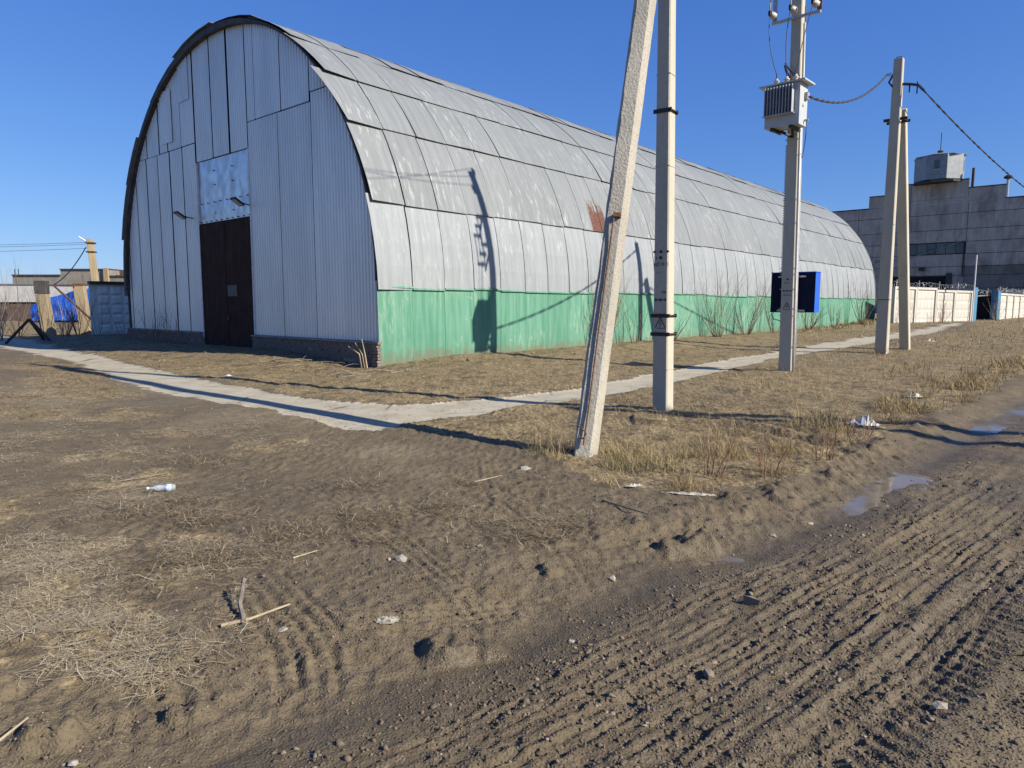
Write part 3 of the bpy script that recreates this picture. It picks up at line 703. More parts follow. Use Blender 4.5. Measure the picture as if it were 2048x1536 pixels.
# ------------------------------------------------------------------ concrete poles
def frame(deg):
    a = math.radians(deg); return Vector((math.sin(a), -math.cos(a), 0)), Vector((math.cos(a), math.sin(a), 0))
def post_mb(a, b, w0, d0, w1, d1, n, r, chips=0, nseg=24, fl=.0):
    """tapered concrete post with a slightly worn edge, front normal n, right r"""
    a = Vector(a); b = Vector(b); ax = (b-a).normalized(); n = (n-ax*n.dot(ax)).normalized(); r = ax.cross(n)*-1
    if r.dot(Vector((1, 0, 0))) < 0: r = -r
    m = MB(); rings = []; ch = .018
    for k in range(nseg+1):
        f = k/nseg; c = a.lerp(b, f); w = (w0+(w1-w0)*f)/2; d = (d0+(d1-d0)*f)/2
        j = lambda: random.uniform(-1, 1)*(.002+chips)
        pts = [(-w+ch, d), (w-ch, d), (w, d-ch), (w+fl, -d+ch), (w+fl-ch, -d), (-w-fl+ch, -d), (-w-fl, -d+ch), (-w, d-ch)]
        i = len(m.v)
        for q, (x, y) in enumerate(pts):
            cx = x+(j() if q in (0, 7, 6) else j()*.25); m.v.append(tuple(c+r*cx+n*(y+j()*.3)))
        if k:
            for q in range(8): m.f.append((i-8+q, i-8+(q+1) % 8, i+(q+1) % 8, i+q))
        else: m.f.append(tuple(range(i+7, i-1, -1)))
        if k == nseg: m.f.append(tuple(range(i, i+8)))
    return m, ax, n, r
def band(parent, c, n, r, w, d, hgt, t=.012, mat='steel_dark', ears=.05, name='clamp'):
    m = MB(); c = Vector(c); up = Vector((0, 0, 1))
    m.box(c+n*(d/2+t/2), (w+2*t+ears, t, hgt), r, n, up); m.box(c-n*(d/2+t/2), (w+2*t+ears, t, hgt), r, n, up)
    m.box(c+r*(w/2+t/2+.002), (t, d, hgt*.5), r, n, up); m.box(c-r*(w/2+t/2+.002), (t, d, hgt*.5), r, n, up)
    if ears:
        m.tube([c+r*(w/2+.03)+n*(d/2+.03), c+r*(w/2+.03)-n*(d/2+.03)], .009, 6)
    return m.build(name, mat, parent)
def text_part(name, body, pos, n, r, size, parent, mat='ink'):
    cu = bpy.data.curves.new('t', 'FONT'); cu.body = body; cu.size = size; cu.align_x = 'CENTER'; cu.extrude = .0008; cu.resolution_u = 2
    ob = bpy.data.objects.new('t', cu); COL.objects.link(ob); dg = bpy.context.evaluated_depsgraph_get()
    me = bpy.data.meshes.new_from_object(ob.evaluated_get(dg)); bpy.data.objects.remove(ob)
    mt = Matrix((r, Vector((0, 0, 1)), n)).transposed().to_4x4(); p = Vector(pos)-world_of(parent); mt.translation = p
    me.transform(mt); me.materials.clear(); me.materials.append(M[mat]); o = bpy.data.objects.new(name, me); COL.objects.link(o); o.parent = parent; return o
def insulator(m, p, axis, sc=1.):
    m.lathe(p, axis, [(.02*sc, 0), (.03*sc, .01*sc), (.062*sc, .03*sc), (.066*sc, .045*sc), (.034*sc, .055*sc), (.034*sc, .075*sc), (.055*sc, .09*sc), (.058*sc, .105*sc), (.03*sc, .115*sc), (.028*sc, .15*sc), (.018*sc, .155*sc)], 12)
# --- pole 2 with its leaning strut
NA, RA = frame(-36)
pA = Vector((2.35, 10.68, Hs(2.35, 10.68)-.05)); topA = Vector((2.22, 10.80, 10.9))
poleA = thing('utility_pole', tuple(pA), 'upright concrete pole with stencilled marks, braced by a leaning strut in the foreground', 'utility pole')
m, ax, _, _ = post_mb(pA, topA, .25, .26, .165, .175, NA, RA)
post = m.build('post', 'concrete_pole', poleA); post['label'] = 'upright post with black stencilled marks'
def on_a(z): return pA.lerp(topA, (z-pA.z)/(topA.z-pA.z)), .25-.085*(z/10.9), .26-.085*(z/10.9)
NS, RS = frame(-15)
sB = Vector((.77, 7.40, Hs(.77, 7.40)-.12)); sT = Vector((2.40, 10.48, 10.2))
m, axs, nS, rS = post_mb(sB, sT, .19, .235, .19, .235, NS, RS, chips=.006, nseg=70, fl=.04)
strut = m.build('strut', 'concrete_rough', poleA); strut['label'] = 'leaning strut of rough pitted concrete'
# earthing rod down the front of the strut
def on_s(f, side, out): return sB.lerp(sT, f)+rS*side+nS*(.1175+out)
fz = lambda z: (z-sB.z)/(sT.z-sB.z)
MB().box(on_s(fz(2.62), .035, .02), (.085, .06, .05), rS, nS, axs).build('bracket', 'steel_rust', strut)
MB().tube([on_s(fz(2.60), .0, .035), on_s(fz(2.2), -.002, .018), on_s(fz(1.2), -.002, .02), on_s(fz(.5), .002, .018), on_s(fz(.10), .0, .03)], .010, 6).build('earth_rod', 'steel_rust', strut)
MB().tube([on_s(fz(.30), -.1, .03), on_s(fz(.26), -.03, .06), on_s(fz(.22), .02, .05), on_s(fz(.17), .0, .07), on_s(fz(.16), -.05, .06), on_s(fz(.2), -.06, .05)], .008, 6).build('wire_loop', 'steel_rust', strut)
for z, hgt in ((4.50, .06), (1.48, .055), (1.20, .055)):
    c, w, d = on_a(z); band(poleA, c, NA, RA, w, d, hgt)
c, w, d = on_a(5.02); band(poleA, c, NA, RA, w, d, .012, .004, 'steel_grey', 0, 'wire_band')
c, w, d = on_a(3.7); band(poleA, c, NA, RA, w, d, .012, .004, 'concrete_pole', 0, 'wire_band')
c, w, d = on_a(.66); band(poleA, c, NA, RA, w, d, .008, .003, 'concrete_pole', 0, 'wire_band')
def stencil(z, on, NA, RA, root, rows):
    for dz, body, size, dx in rows:
        c, w, d = on(z+dz); text_part('stencil_mark', body, c+NA*(d/2+.003)+RA*dx, NA, RA, size, root)
stencil(0, on_a, NA, RA, post, [(2.42, '◄—●—►', .06, 0), (2.33, 'I- ■', .06, -.03), (2.23, 'ШГ19 .5', .068, .005), (2.12, '.— -', .05, -.03), (1.82, '10м', .05, .055)])
def marks(on, z0, NA, RA, root, sc=1.):
    m = MB(); up = Vector((0, 0, 1))
    def bar(z, x0, x1, t): 
        c, w, d = on(z); m.box(c+NA*(d/2+.004)+RA*((x0+x1)/2), (x1-x0, .003, t), RA, NA, up)
    def diag(p, q, t):
        c0, w, d = on(p[1]); c1, w1, d1 = on(q[1]); m.beam(c0+NA*(d/2+.004)+RA*p[0], c1+NA*(d1/2+.004)+RA*q[0], t, .003, NA)
    bar(z0+.38*sc, -.085*sc, -.02*sc, .014*sc); bar(z0+.38*sc, .02*sc, .085*sc, .014*sc); bar(z0+.38*sc, -.014*sc, .014*sc, .04*sc)
    for s in (-1, 1):
        diag((s*.095*sc, z0+.38*sc), (s*.07*sc, z0+.40*sc), .012*sc); diag((s*.095*sc, z0+.38*sc), (s*.07*sc, z0+.36*sc), .012*sc)
    diag((0, z0+.12*sc), (-.08*sc, z0-.04*sc), .012*sc); diag((0, z0+.12*sc), (.08*sc, z0-.04*sc), .012*sc); diag((-.055*sc, z0-.05*sc), (.085*sc, z0-.05*sc), .008*sc)
    diag((.012*sc, z0+.07*sc), (-.02*sc, z0+.02*sc), .01*sc); diag((-.02*sc, z0+.025*sc), (.018*sc, z0+.018*sc), .008*sc); diag((.015*sc, z0+.02*sc), (-.008*sc, z0-.03*sc), .009*sc)
    m.build('stencil_sign', 'ink', root)
marks(on_a, 1.34, NA, RA, post)
# cross-arm of pole 2 (out of frame, its shadow falls on the path)
ca = Vector((LX, LY, 0)); m = MB(); c0 = Vector((2.22, 10.7, 10.55)); m.beam(c0-RA*.95, c0+RA*.95, .07, .07); m.build('cross_arm', 'steel_dark', poleA)
ends = []
for q in (-.85, .85, 0):
    p = c0+RA*q+Vector((0, 0, .05 if q else .42)); m = MB(); m.tube([p-Vector((0, 0, .05)), p+Vector((0, 0, .06))], .012, 6); m.build('insulator_pin', 'steel_dark', poleA)
    m = MB(); insulator(m, p+Vector((0, 0, .05)), (0, 0, 1), 1.2); m.build('insulator', 'porcelain', poleA, True); ends.append(p+Vector((0, 0, .2)))
# --- pole 3 with transformer
N3, R3 = frame(-38)
p3 = Vector((6.80, 17.09, Hs(6.8, 17.09)-.04)); t3 = Vector((6.68, 17.12, 11.3))
pole3 = thing('utility_pole', tuple(p3), 'concrete pole carrying a grey transformer and a blue cabinet, white conduits down its edge', 'utility pole')
m, _, _, _ = post_mb(p3, t3, .31, .30, .215, .215, N3, R3); post3 = m.build('post', 'concrete_pole', pole3)
def on3(z): return p3.lerp(t3, (z-p3.z)/(t3.z-p3.z)), .31-.095*(z/11.3), .30-.085*(z/11.3)
m = MB()
pts = [on3(z)[0]+R3*(on3(z)[1]/2+.03)+N3*.07 for z in (.02, 2, 4, 5.9)]; m.tube(pts, .026, 8)
m.build('conduit', 'plastic_white', pole3, True)
m = MB(); pts = [on3(z)[0]+R3*(on3(z)[1]/2+.03)-N3*.03 for z in (.02, 2, 4, 6.5, 8.2)]; m.tube(pts, .022, 8); m.build('conduit', 'paint_grey', pole3, True)
m = MB(); pts = [on3(z)[0]+R3*(on3(z)[1]/2+.02)-N3*.10 for z in (.9, 2, 4, 5.2, 8.6)]; m.tube(pts, .012, 6); m.build('riser_cable', 'cable_black', pole3)
m = MB()
for k in range(52):
    z = 2.45+k*.058; c, w, d = on3(z); m.box(c-R3*(w/2+.012)+N3*(d/2-.02), (.02, .035, .034), R3, N3)
m.build('perforated_strip', 'steel_grey', pole3)
for z in (.62, 1.38, 1.55, 2.02, 2.38, 2.52, 3.6, 4.15, 5.55):
    c, w, d = on3(z); band(pole3, c, N3, R3, w+.06, d, .018, .004, 'zinc', 0, 'strap')
stencil(0, on3, N3, R3, post3, [(2.24, '— ■ —', .06, 0), (2.15, 'ВЛ С', .062, 0), (2.0, '—.—', .06, 0), (1.86, '10кВ 10м', .05, 0)])
def on3b(z): return on3(z)
marks(on3b, 1.58, N3, R3, post3, 1.05)
# transformer
NT, RT = frame(-43); up = Vector((0, 0, 1))
tc = on3(6.25)[0]+N3*.50-R3*.06
tr = thing('pole_transformer', (tc.x, tc.y, 5.8), 'grey finned transformer mounted high on the concrete pole', 'transformer')
TW, TD, TH = .80, .46, .92
zb = 5.74
MB().box((tc.x, tc.y, zb+TH/2), (TW, TD, TH), RT, NT).build('tank', 'paint_grey', tr)
MB().box((tc.x, tc.y, zb+TH+.022), (TW+.26, TD+.16, .035), RT, NT).build('lid', 'paint_grey', tr)
m = MB()
for k in range(10):
    x = -TW/2+.04+k*(TW-.17)/9
    for sgn in (1, -1):
        MB_ = m if sgn == 1 else m
    fm = MB(); fm.box(Vector((tc.x, tc.y, zb+.56))+RT*x+NT*(TD/2+.075), (.014, .15, .62), RT, NT); fm.build('fin', 'paint_fin', tr)
MB().box(Vector((tc.x, tc.y, zb+.245))+NT*(TD/2+.075)-RT*.05, (TW-.08, .15, .014), RT, NT).build('fin_plate', 'paint_fin', tr)
MB().box(Vector((tc.x, tc.y, zb+.56))-NT*(TD/2+.05), (TW-.12, .10, .6), RT, NT).build('rear_fins', 'paint_fin', tr)
for x in (-.22, .22):
    MB().box(Vector((tc.x, tc.y, zb-.035))+RT*x-NT*.02, (.06, TD+.1, .065), RT, NT).build('skid', 'steel_dark', tr)
    MB().beam(Vector((tc.x, tc.y, zb-.04))+RT*x*.6-NT*.1, on3(5.6)[0]+N3*.1, .05, .05).build('support_arm', 'steel_dark', tr)
bush = []
for x, yy in ((-.24, .02), (-.0, .02), (.22, .05)):
    m = MB(); p = Vector((tc.x, tc.y, zb+TH+.04))+RT*x+NT*yy; insulator(m, p, up, 1.25); m.build('bushing', 'porcelain', tr, True)
    MB().tube([p+up*.18, p+up*.30], .014, 6).build('terminal', 'cable_black', tr); bush.append(p+up*.28)
MB().box(Vector((tc.x, tc.y, zb+.66))+RT*(TW/2+.035)-NT*.10, (.07, .13, .15), RT, NT).build('terminal_box', 'steel_grey', tr)
m = MB(); m.box(Vector((tc.x, tc.y, zb+.42))+RT*(TW/2+.003)+NT*.03, (.004, .10, .012), RT, NT); m.box(Vector((tc.x, tc.y, zb+.42))+RT*(TW/2+.003)+NT*.03, (.0041, .012, .10), RT, NT); m.build('earth_symbol', 'ink', tr)
m = MB(); m.tube([Vector((tc.x, tc.y, zb+.12))+RT*(TW/2)-NT*.08, Vector((tc.x, tc.y, zb+.12))+RT*(TW/2+.1)-NT*.08], .025, 8); m.build('drain_tap', 'zinc', tr)
p = Vector((tc.x, tc.y, zb+.10))+RT*(TW/2+.05)-NT*.08
MB().tube([p, p-up*.25-NT*.02, p-up*.42-NT*.12-RT*.05, on3(5.1)[0]+R3*(on3(5.1)[1]/2+.03)-N3*.1, on3(4.9)[0]+R3*(on3(4.9)[1]/2+.03)-N3*.1], .009, 6).build('earth_wire', 'cable_black', tr)
# fuse frame at the head of the pole
fz0 = 8.28; c = on3(fz0)[0]+N3*.17
MB().beam(c-RT*.56, c+RT*.56, .06, .06).build('fuse_cross_arm', 'steel_grey', pole3)
MB().beam(c-RT*.56+up*1.25, c+RT*.56+up*1.25, .06, .06).build('fuse_cross_arm', 'steel_grey', pole3)
for x in (-.50, .53): MB().box(c+RT*x+up*.63, (.10, .02, 1.2), RT, NT).build('side_plate', 'steel_rust' if x > 0 else 'steel_grey', pole3)
low = []
for x in (-.50, -.02, .48):
    for dz, nm in ((.14, 'lower'), (1.05, 'upper')):
        p = c+RT*x+up*dz+NT*.04; m = MB(); insulator(m, p, NT, 1.35); m.build('fuse_insulator', 'porcelain', pole3, True)
        MB().box(p+NT*.25, (.05, .09, .10), RT, NT).build('fuse_clip', 'cable_black', pole3)
    MB().tube([c+RT*x+NT*.30+up*.16, c+RT*x+NT*.30+up*1.05], .022, 8).build('fuse_tube', 'plastic_white', pole3, True); low.append(c+RT*x+NT*.29+up*.08)
for x in (-.5, 0, .5):
    p = t3+RT*x*1.1-up*.35; m = MB(); insulator(m, p, up, 1.3); m.build('insulator', 'porcelain', pole3, True)
MB().beam(t3-RT*.65-up*.38, t3+RT*.65-up*.38, .07, .07).build('cross_arm', 'steel_dark', pole3)
for k, (a, b) in enumerate(zip(low, bush)):
    mid = a.lerp(b, .5)+NT*(.14 if k == 0 else .06)-RT*(.10 if k < 2 else -.0)
    pts = [a.lerp(mid, f)*(1-f)+mid.lerp(b, f)*f for f in np.linspace(0, 1, 14)]
    tag(MB().tube(pts, .0085, 6).build('jumper_cable', 'cable_black'), ['left', 'middle', 'right'][k]+' black jumper cable hanging from the fuses to the transformer', 'cable', 'jumper cables above the transformer')
m = MB(); hb = on3(7.25)[0]+N3*.22-R3*.2
m.tube([hb, hb-up*.12+R3*.03, on3(6.9)[0]+N3*.14-R3*.1, on3(6.7)[0]+N3*.13-R3*.11], .03, 7)
for k in range(3):
    m.tube([hb+up*.05*(k == 1), hb+R3*(.08+.05*k)-up*(.1+.05*k), on3(6.98)[0]+N3*.15+R3*(.0+.06*k), on3(6.7)[0]+N3*.14+R3*(.06*k-.04)], .012, 6)
m.build('cable_tail', 'cable_black', pole3)
# blue cabinet behind the pole
cc = on3(1.93)[0]-N3*(.15+.26)+R3*.03
cab = thing('electrical_cabinet', (cc.x, cc.y, 1.45), 'blue metal cabinet strapped behind the concrete pole', 'cabinet')
MB().box((cc.x, cc.y, 1.94), (1.05, .42, .97), R3, N3).build('cabinet_body', 'paint_blue', cab)
MB().box(Vector((cc.x, cc.y, 1.94))+N3*.2155, (1.045, .009, .965), R3, N3).build('cabinet_back', 'navy_dark', cab)  # back face in a far darker blue than the sides
MB().box((cc.x, cc.y, 2.435), (1.07, .46, .02), R3, N3).build('cabinet_roof', 'paint_blue', cab)
MB().box(Vector((cc.x, cc.y, 1.94))-N3*.225, (1.04, .03, .93), R3, N3).build('cabinet_door', 'paint_blue', cab)
for z in (1.50, 2.33): MB().box(Vector((cc.x, cc.y, z))+N3*.235-R3*.02, (.66, .045, .045), R3, N3).build('mount_rail', 'zinc', cab)
g = Vector((cc.x, cc.y, 1.45)); m = MB(); m.tube([g-R3*.50+up*.03, g-R3*.55-up*.06, g-R3*.50-up*.17, g-R3*.36-up*.2, on3(1.2)[0]-R3*.16, on3(1.32)[0]-R3*.17], .011, 6); m.build('cabinet_cable', 'cable_black', cab)
MB().tube([on3(1.12)[0]-R3*.17-N3*.05, on3(1.5)[0]-R3*.175-N3*.05], .032, 7).build('cable_sleeve', 'cable_black', cab)
# --- pole 4, A-shaped
N4, R4 = frame(-40)
p4 = Vector((12.52, 23.44, Hs(12.52, 23.44)-.05)); t4 = Vector((12.55, 23.50, 9.55))
pole4 = thing('utility_pole', tuple(p4), 'A-shaped pair of concrete posts holding the twisted cable, farthest pole in front of the fence', 'utility pole')
m, *_ = post_mb(p4, t4, .37, .35, .27, .25, N4, R4); m.build('post', 'concrete_pole', pole4)
s4 = Vector((14.67, 25.83, Hs(14.67, 25.83)-.05)); st4 = Vector((12.86, 23.75, 8.05))
m, *_ = post_mb(s4, st4, .32, .30, .29, .28, N4, R4); m.build('strut', 'concrete_pole', pole4)
c = p4.lerp(t4, 7.66/9.55)+Vector((.1, .1, 0)); band(pole4, c, N4, R4, .52, .42, .09, .03, 'steel_dark', .12)
m = MB(); a = t4+R4*.09; b = t4-R4*.09; m.tube([a, a+up*.07, b+up*.07, b], .012, 6); m.build('lifting_loop', 'steel_dark', pole4)
hook = t4-up*.45; MB().tube([hook-R4*.17+N4*.1, hook-R4*.3+N4*.12-up*.02], .05, 7).build('anchor_clamp', 'plastic_white', pole4)
m = MB(); m.tube([hook-R4*.15, hook-R4*.24+N4*.1-up*.25, hook-R4*.12+N4*.14-up*.42], .03, 6); m.build('cable_loop', 'cable_black', pole4)
m = MB(); hk = hook-up*.35+R4*.15; m.tube([hk, hk+R4*.25-up*.06, hk+R4*.45-up*.12, hk+R4*.6-up*.3], .045, 6); m.tube([hk+R4*.2, hk+R4*.2-up*.3], .022, 6); m.tube([hk+R4*.42, hk+R4*.42-up*.38], .02, 6); m.build('cable_anchor', 'cable_black', pole4)
m = MB()
pts = [p4.lerp(t4, z/9.55)-R4*(.2-.05*z/9.55)+N4*.05 for z in (2.4, 3.5, 4.3)]; m.tube(pts, .012, 6); m.build('pole_wire', 'cable_black', pole4)
c = p4.lerp(t4, 4.3/9.55); band(pole4, c, N4, R4, .33, .31, .015, .004, 'zinc', 0, 'strap'); c = p4.lerp(t4, 1.85/9.55); band(pole4, c, N4, R4, .36, .34, .02, .004, 'steel_dark', 0, 'strap')
# twisted cables
def twisted(name, a, b, drop, rad, turns, label, n=90, th=.014):
    pts = sag(a, b, drop, n); m = MB()
    for ph in (0, math.pi/2, math.pi, 3*math.pi/2)[::2 if th < .02 else 1]:
        q = []
        for k, p in enumerate(pts):
            a_ = turns*2*math.pi*k/n+ph; d = (pts[min(k+1, n)]-pts[max(k-1, 0)]).normalized(); x = d.cross(up).normalized(); y = x.cross(d)
            q.append(p+x*math.cos(a_)*rad+y*math.sin(a_)*rad)
        m.tube(q, th, 5)
    return tag(m.build(name, 'cable_grey'), label, 'cable')
twisted('twisted_cable', Vector((tc.x, tc.y, zb+.64))+RT*(TW/2+.08)-NT*.10, hook-R4*.3+N4*.12, .42, .018, 9, 'twisted insulated cable from the transformer to the A-shaped pole', th=.019)
# --- a pole across the road; only its shadow reaches the picture
p5 = Vector((14.3, 3.9, -.1)); pole5 = thing('utility_pole', tuple(p5), 'concrete pole with a strut across the road, seen only by its long shadow', 'utility pole')
m, *_ = post_mb(p5, p5+up*9.8, .27, .27, .2, .2, NA, RA); m.build('post', 'concrete_pole', pole5)
m, *_ = post_mb(p5+Vector((1.8, 2.0, 0)), p5+up*8.8+Vector((.15, .15, 0)), .26, .25, .24, .24, NA, RA); m.build('strut', 'concrete_pole', pole5)
p6 = Vector((45.7, 51.2, -.1)); pole6 = thing('utility_pole', tuple(p6), 'concrete pole beyond the right edge that holds the far end of the sloping cable', 'utility pole')
m, *_ = post_mb(p6, p6+up*11.2, .28, .28, .2, .2, NA, RA); m.build('post', 'concrete_pole', pole6)
# high-voltage wires between pole 2 and pole 3
for k in range(3):
    a = ends[k]; b = t3+RT*(.5, -.5, 0)[k]*1.1-up*.15
    tag(MB().tube(sag(a, b, .25, 10), .010, 5).build('overhead_wire', 'cable_grey'), ('left', 'right', 'topmost')[k]+' of three bare overhead wires strung above the frame between the first two upright poles', 'wire', 'overhead wires between the poles')

# ------------------------------------------------------------------ fences and gate on the right
class Line:
    def __init__(s, p, q): s.o = p; l = math.hypot(q[0]-p[0], q[1]-p[1]); s.l = l; s.d = ((q[0]-p[0])/l, (q[1]-p[1])/l); s.n = (s.d[1], -s.d[0])
    def __call__(s, t, out, z): return (s.o[0]+s.d[0]*t+s.n[0]*out, s.o[1]+s.d[1]*t+s.n[1]*out, z)
    def hexa(s, m, t0, t1, o0, o1, z0, z1): m.hexa([s(t0, o0, z0), s(t1, o0, z0), s(t1, o1, z0), s(t0, o1, z0), s(t0, o0, z1), s(t1, o0, z1), s(t1, o1, z1), s(t0, o1, z1)]); return m
def wall_panel(ln, parent, t0, t1, z0, z1, mat, name='fence_panel'):
    o = ln.hexa(MB(), t0, t1, -.14, 0, z0, z1).build(name, mat, parent); b = .16
    m = MB(); ln.hexa(m, t0+.01, t1-.01, .004, .10, z1-b, z1+.02)
    for a in (t0+.01, t1-.21): ln.hexa(m, a, a+.2, .004, .10, z0, z1-b-.003)
    m.build('panel_rim', mat, o)
    m = MB(); nz, ns = 4, 5
    for j in range(nz):
        for i in range(ns):
            c = t0+.25+(t1-t0-.5)*(i+.5)/ns; cz = z0+.25+(z1-b-z0-.3)*(j+.5)/nz; w = (t1-t0-.5)/ns*.46; hh = (z1-b-z0-.3)/nz*.44
            q = lambda f, out: [ln(c-w*f, out, cz-hh*f), ln(c+w*f, out, cz-hh*f), ln(c+w*f, out, cz+hh*f), ln(c-w*f, out, cz+hh*f)]
            m.hexa(q(1, .001)+q(.6, .035))
    m.build('panel_boss', mat, o); return o
def razor(ln, parent, t0, t1, z, r=.22, out=-.07):
    m = MB(); pts = []; n = int((t1-t0)/.04)
    for k in range(n):
        t = t0+(t1-t0)*k/n; a = k*.62; rr = r*(.8+.4*random.random()); pts.append(ln(t+.10*math.sin(a*1.7), out+rr*math.sin(a), z+.24+rr*math.cos(a)+.06*math.sin(t*.9)))
    m.tube(pts, .010, 3, False); m.build('barbed_wire', 'steel_grey', parent)
    m = MB(); t = t0+.6
    while t < t1: m.beam(ln(t, out, z-.05), ln(t, out, z+.62), .035, .035); t += 3.9
    m.build('wire_post', 'steel_grey', parent)
FA = Line((25.9, 49.5), (40.1, 60.75)); FB = Line((45.3, 65.0), (64, 85.2)); GT = Line((40.1, 60.75), (45.3, 65.0))
f1 = thing('concrete_fence', FA(0, 0, 0), 'white concrete panel fence topped with barbed wire, between the hangar end and the blue gate', 'fence')
bs = np.linspace(2.6, FA.l-.25, 5)
for k in range(4): wall_panel(FA, f1, bs[k], bs[k+1]-.02, -.5, 2.95 if k < 2 else 2.80, 'fence_white')
razor(FA, f1, 2.6, FA.l, 2.86)
f2 = thing('concrete_fence', FB(0, 0, 0), 'white concrete panel fence running on to the right of the blue gate', 'fence')
for k in range(6): wall_panel(FB, f2, .5+k*4.45, .5+k*4.45+4.42, -.6, 2.70, 'fence_white')
razor(FB, f2, .5, 27, 2.72)
gate = thing('yard_gate', GT(GT.l/2, 0, 0), 'dark recessed yard gate between two blue pillars', 'gate')
GT.hexa(MB(), -.15, .55, -.35, .2, -.5, 3.12).build('gate_pillar', 'gate_blue', gate)
GT.hexa(MB(), GT.l-.75, GT.l+.05, -.35, .2, -.5, 2.85).build('gate_pillar', 'gate_blue', gate)
GT.hexa(MB(), GT.l-.5, GT.l+.0, -3.2, -.36, -.5, 2.8).build('gate_return', 'near_black', gate)  # return wall blackened: its shade is put into the colour
for q in range(2):
    t0 = .5+q*(GT.l-1)/2; w = (GT.l-1)/2-.03
    lf = GT.hexa(MB(), t0, t0+w, -3.3, -3.24, -.4, 2.35).build('gate_leaf', 'near_black', gate)
    m = MB()
    for k in range(6): t = t0+.08+k*(w-.16)/5; m.beam(GT(t, -3.2, -.4), GT(t, -3.2, 2.35), .06, .05)
    m.beam(GT(t0, -3.2, 2.3), GT(t0+w, -3.2, 2.3), .06, .08); m.build('gate_bar', 'steel_dark', lf)
m = MB(); m.beam(GT(.8, -.6, 2.35), GT(GT.l-.8, -.6, 2.5), .08, .08); m.beam(GT(1.2, -.6, -.4), GT(1.2, -.6, 2.4), .07, .07); m.build('gate_frame', 'steel_grey', gate)
razor(GT, gate, .6, GT.l-.8, 2.5, out=-.4)
m = MB(); m.tube([FA(FA.l-.7, .3, -.2), FA(FA.l-.7, .3, 5.85)], .06, 8); tag(m.build('white_mast', 'plastic_white'), 'thin white steel mast standing beside the blue gate pillar', 'mast')

# ------------------------------------------------------------------ concrete works building on the right
BX, BY, BU = 61.77, 95.2, 1.12       # BU: module of the precast panels
def BW(q, dep, z): return (BX-GX*q*BU+LX*dep*BU, BY-GY*q*BU+LY*dep*BU, z*BU-.2)
bld = thing('concrete_building', BW(-4, 0, 0), 'tall grey precast concrete mill with a stepped parapet behind the fence', 'building')
def bbox(m, q0, q1, d0, d1, z0, z1): m.hexa([BW(q0, d0, z0), BW(q1, d0, z0), BW(q1, d1, z0), BW(q0, d1, z0), BW(q0, d0, z1), BW(q1, d0, z1), BW(q1, d1, z1), BW(q0, d1, z1)]); return m
cols = [(-30.2, -24.3), (-24.3, -18.4), (-18.4, -12.5), (-12.5, -6.55), (-6.55, -.3), (-.3, 5.7), (5.7, 11.7), (11.7, 17.7), (17.7, 23.7)]
rowz = [-2, .6, 2.1, 3.6, 5.2, 6.28, 7.78, 9.25, 10.75, 12.65, 14.0]
bbox(MB(), -30, 23.5, .35, 24, -2, 13.9).build('core_wall', 'concrete_dark', bld)
for ci, (a, b) in enumerate(cols):
    for r in range(len(rowz)-1):
        z0, z1 = rowz[r], rowz[r+1]
        if ci == 4 and z0 in (7.78,): continue
        if ci in (3, 4) and z1 <= 5.2:
            if ci == 3 or True:
                if ci == 4 and z1 <= 5.2: pass
                if z1 > 3.0 or z1 <= 5.2:
                    if ci == 4 or ci == 3: 
                        if ci == 4: a_, b_ = -1.5, -.3
                        else: a_, b_ = -12.5, -9.0
                        bbox(MB(), a_+.02, b_-.02, random.uniform(-.02, .02), .34, z0+.02, z1-.02).build('wall_panel', 'concrete_wall', bld); continue
        dj = random.uniform(-.03, .03)
        bbox(MB(), a+.025, b-.025, dj, .34, z0+.03, z1-.03).build('wall_panel', 'concrete_dark' if (ci >= 5 and r in (0, 1, 2, 3, 4)) else 'concrete_wall', bld)
for q0, q1, z0, z1 in ((-6.5, -.33, 14.03, 14.5), (-8.2, -6.55, 14.03, 16.6), (-11.35, -8.25, 14.03, 15.5), (-6.5, -.42, 14.53, 16.6), (-.38, 3.3, 14.03, 15.55)):
    bbox(MB(), q0, q1, .0+random.uniform(0, .04), .4, z0, z1).build('parapet_panel', 'concrete_wall', bld)
m = MB()
for q0, q1, z in ((-30, -11.35, 14.0), (-11.35, -8.2, 15.5), (-8.2, -.42, 16.6), (-.42, 3.3, 15.55), (3.3, 23.5, 14.0)): bbox(m, q0, q1, -.12, .5, z+.01, z+.10)
m.build('parapet_coping', 'roof_felt', bld)
win = bbox(MB(), -6.5, -.35, .22, .30, 7.8, 9.22).build('window_band', 'near_black', bld)
for k in range(6):
    q0 = -6.45+k*1.02; bbox(MB(), q0, q0+.97, .14+random.uniform(-.02, .02), .2, 7.86, 9.16).build('window_pane', 'glass_pale' if k in (1, 3, 4) else 'glass_dull', win)
bbox(MB(), -9, -1.5, .6, .7, -2, 5.15).build('gateway_shade', 'near_black', bld) if False else None
m = MB(); bbox(m, -8.9, -1.55, .10, .33, -2, 5.1); m.build('dark_doorway', 'near_black', bld)  # black slab: the unlit depth of the open doorway put in as colour
bbox(MB(), -2.1, -1.5, -.25, .0, -2, 5.5).build('door_jamb', 'roof_felt', bld)
m = MB(); m.tube([BW(-.42, -.15, 9.2), BW(-.42, -.15, 5.0)], .09, 7); m.build('downpipe', 'steel_dark', bld)
m = MB(); m.tube([BW(-.1, .3, 15.5), BW(-.1, .3, 17.9)], .18, 8); m.build('flue', 'steel_dark', bld)
m = MB(); m.tube([BW(3.4, .1, 13.9), BW(3.4, .1, 16.4)], .16, 8); m.build('vent_pipe', 'zinc', bld)
m = MB(); m.lathe(BW(3.4, .1, 16.2), (0, 0, 1), [(.3, 0), (.5, .1), (.5, .3), (.2, .5)], 8); m.build('vent_cap', 'steel_dark', bld)
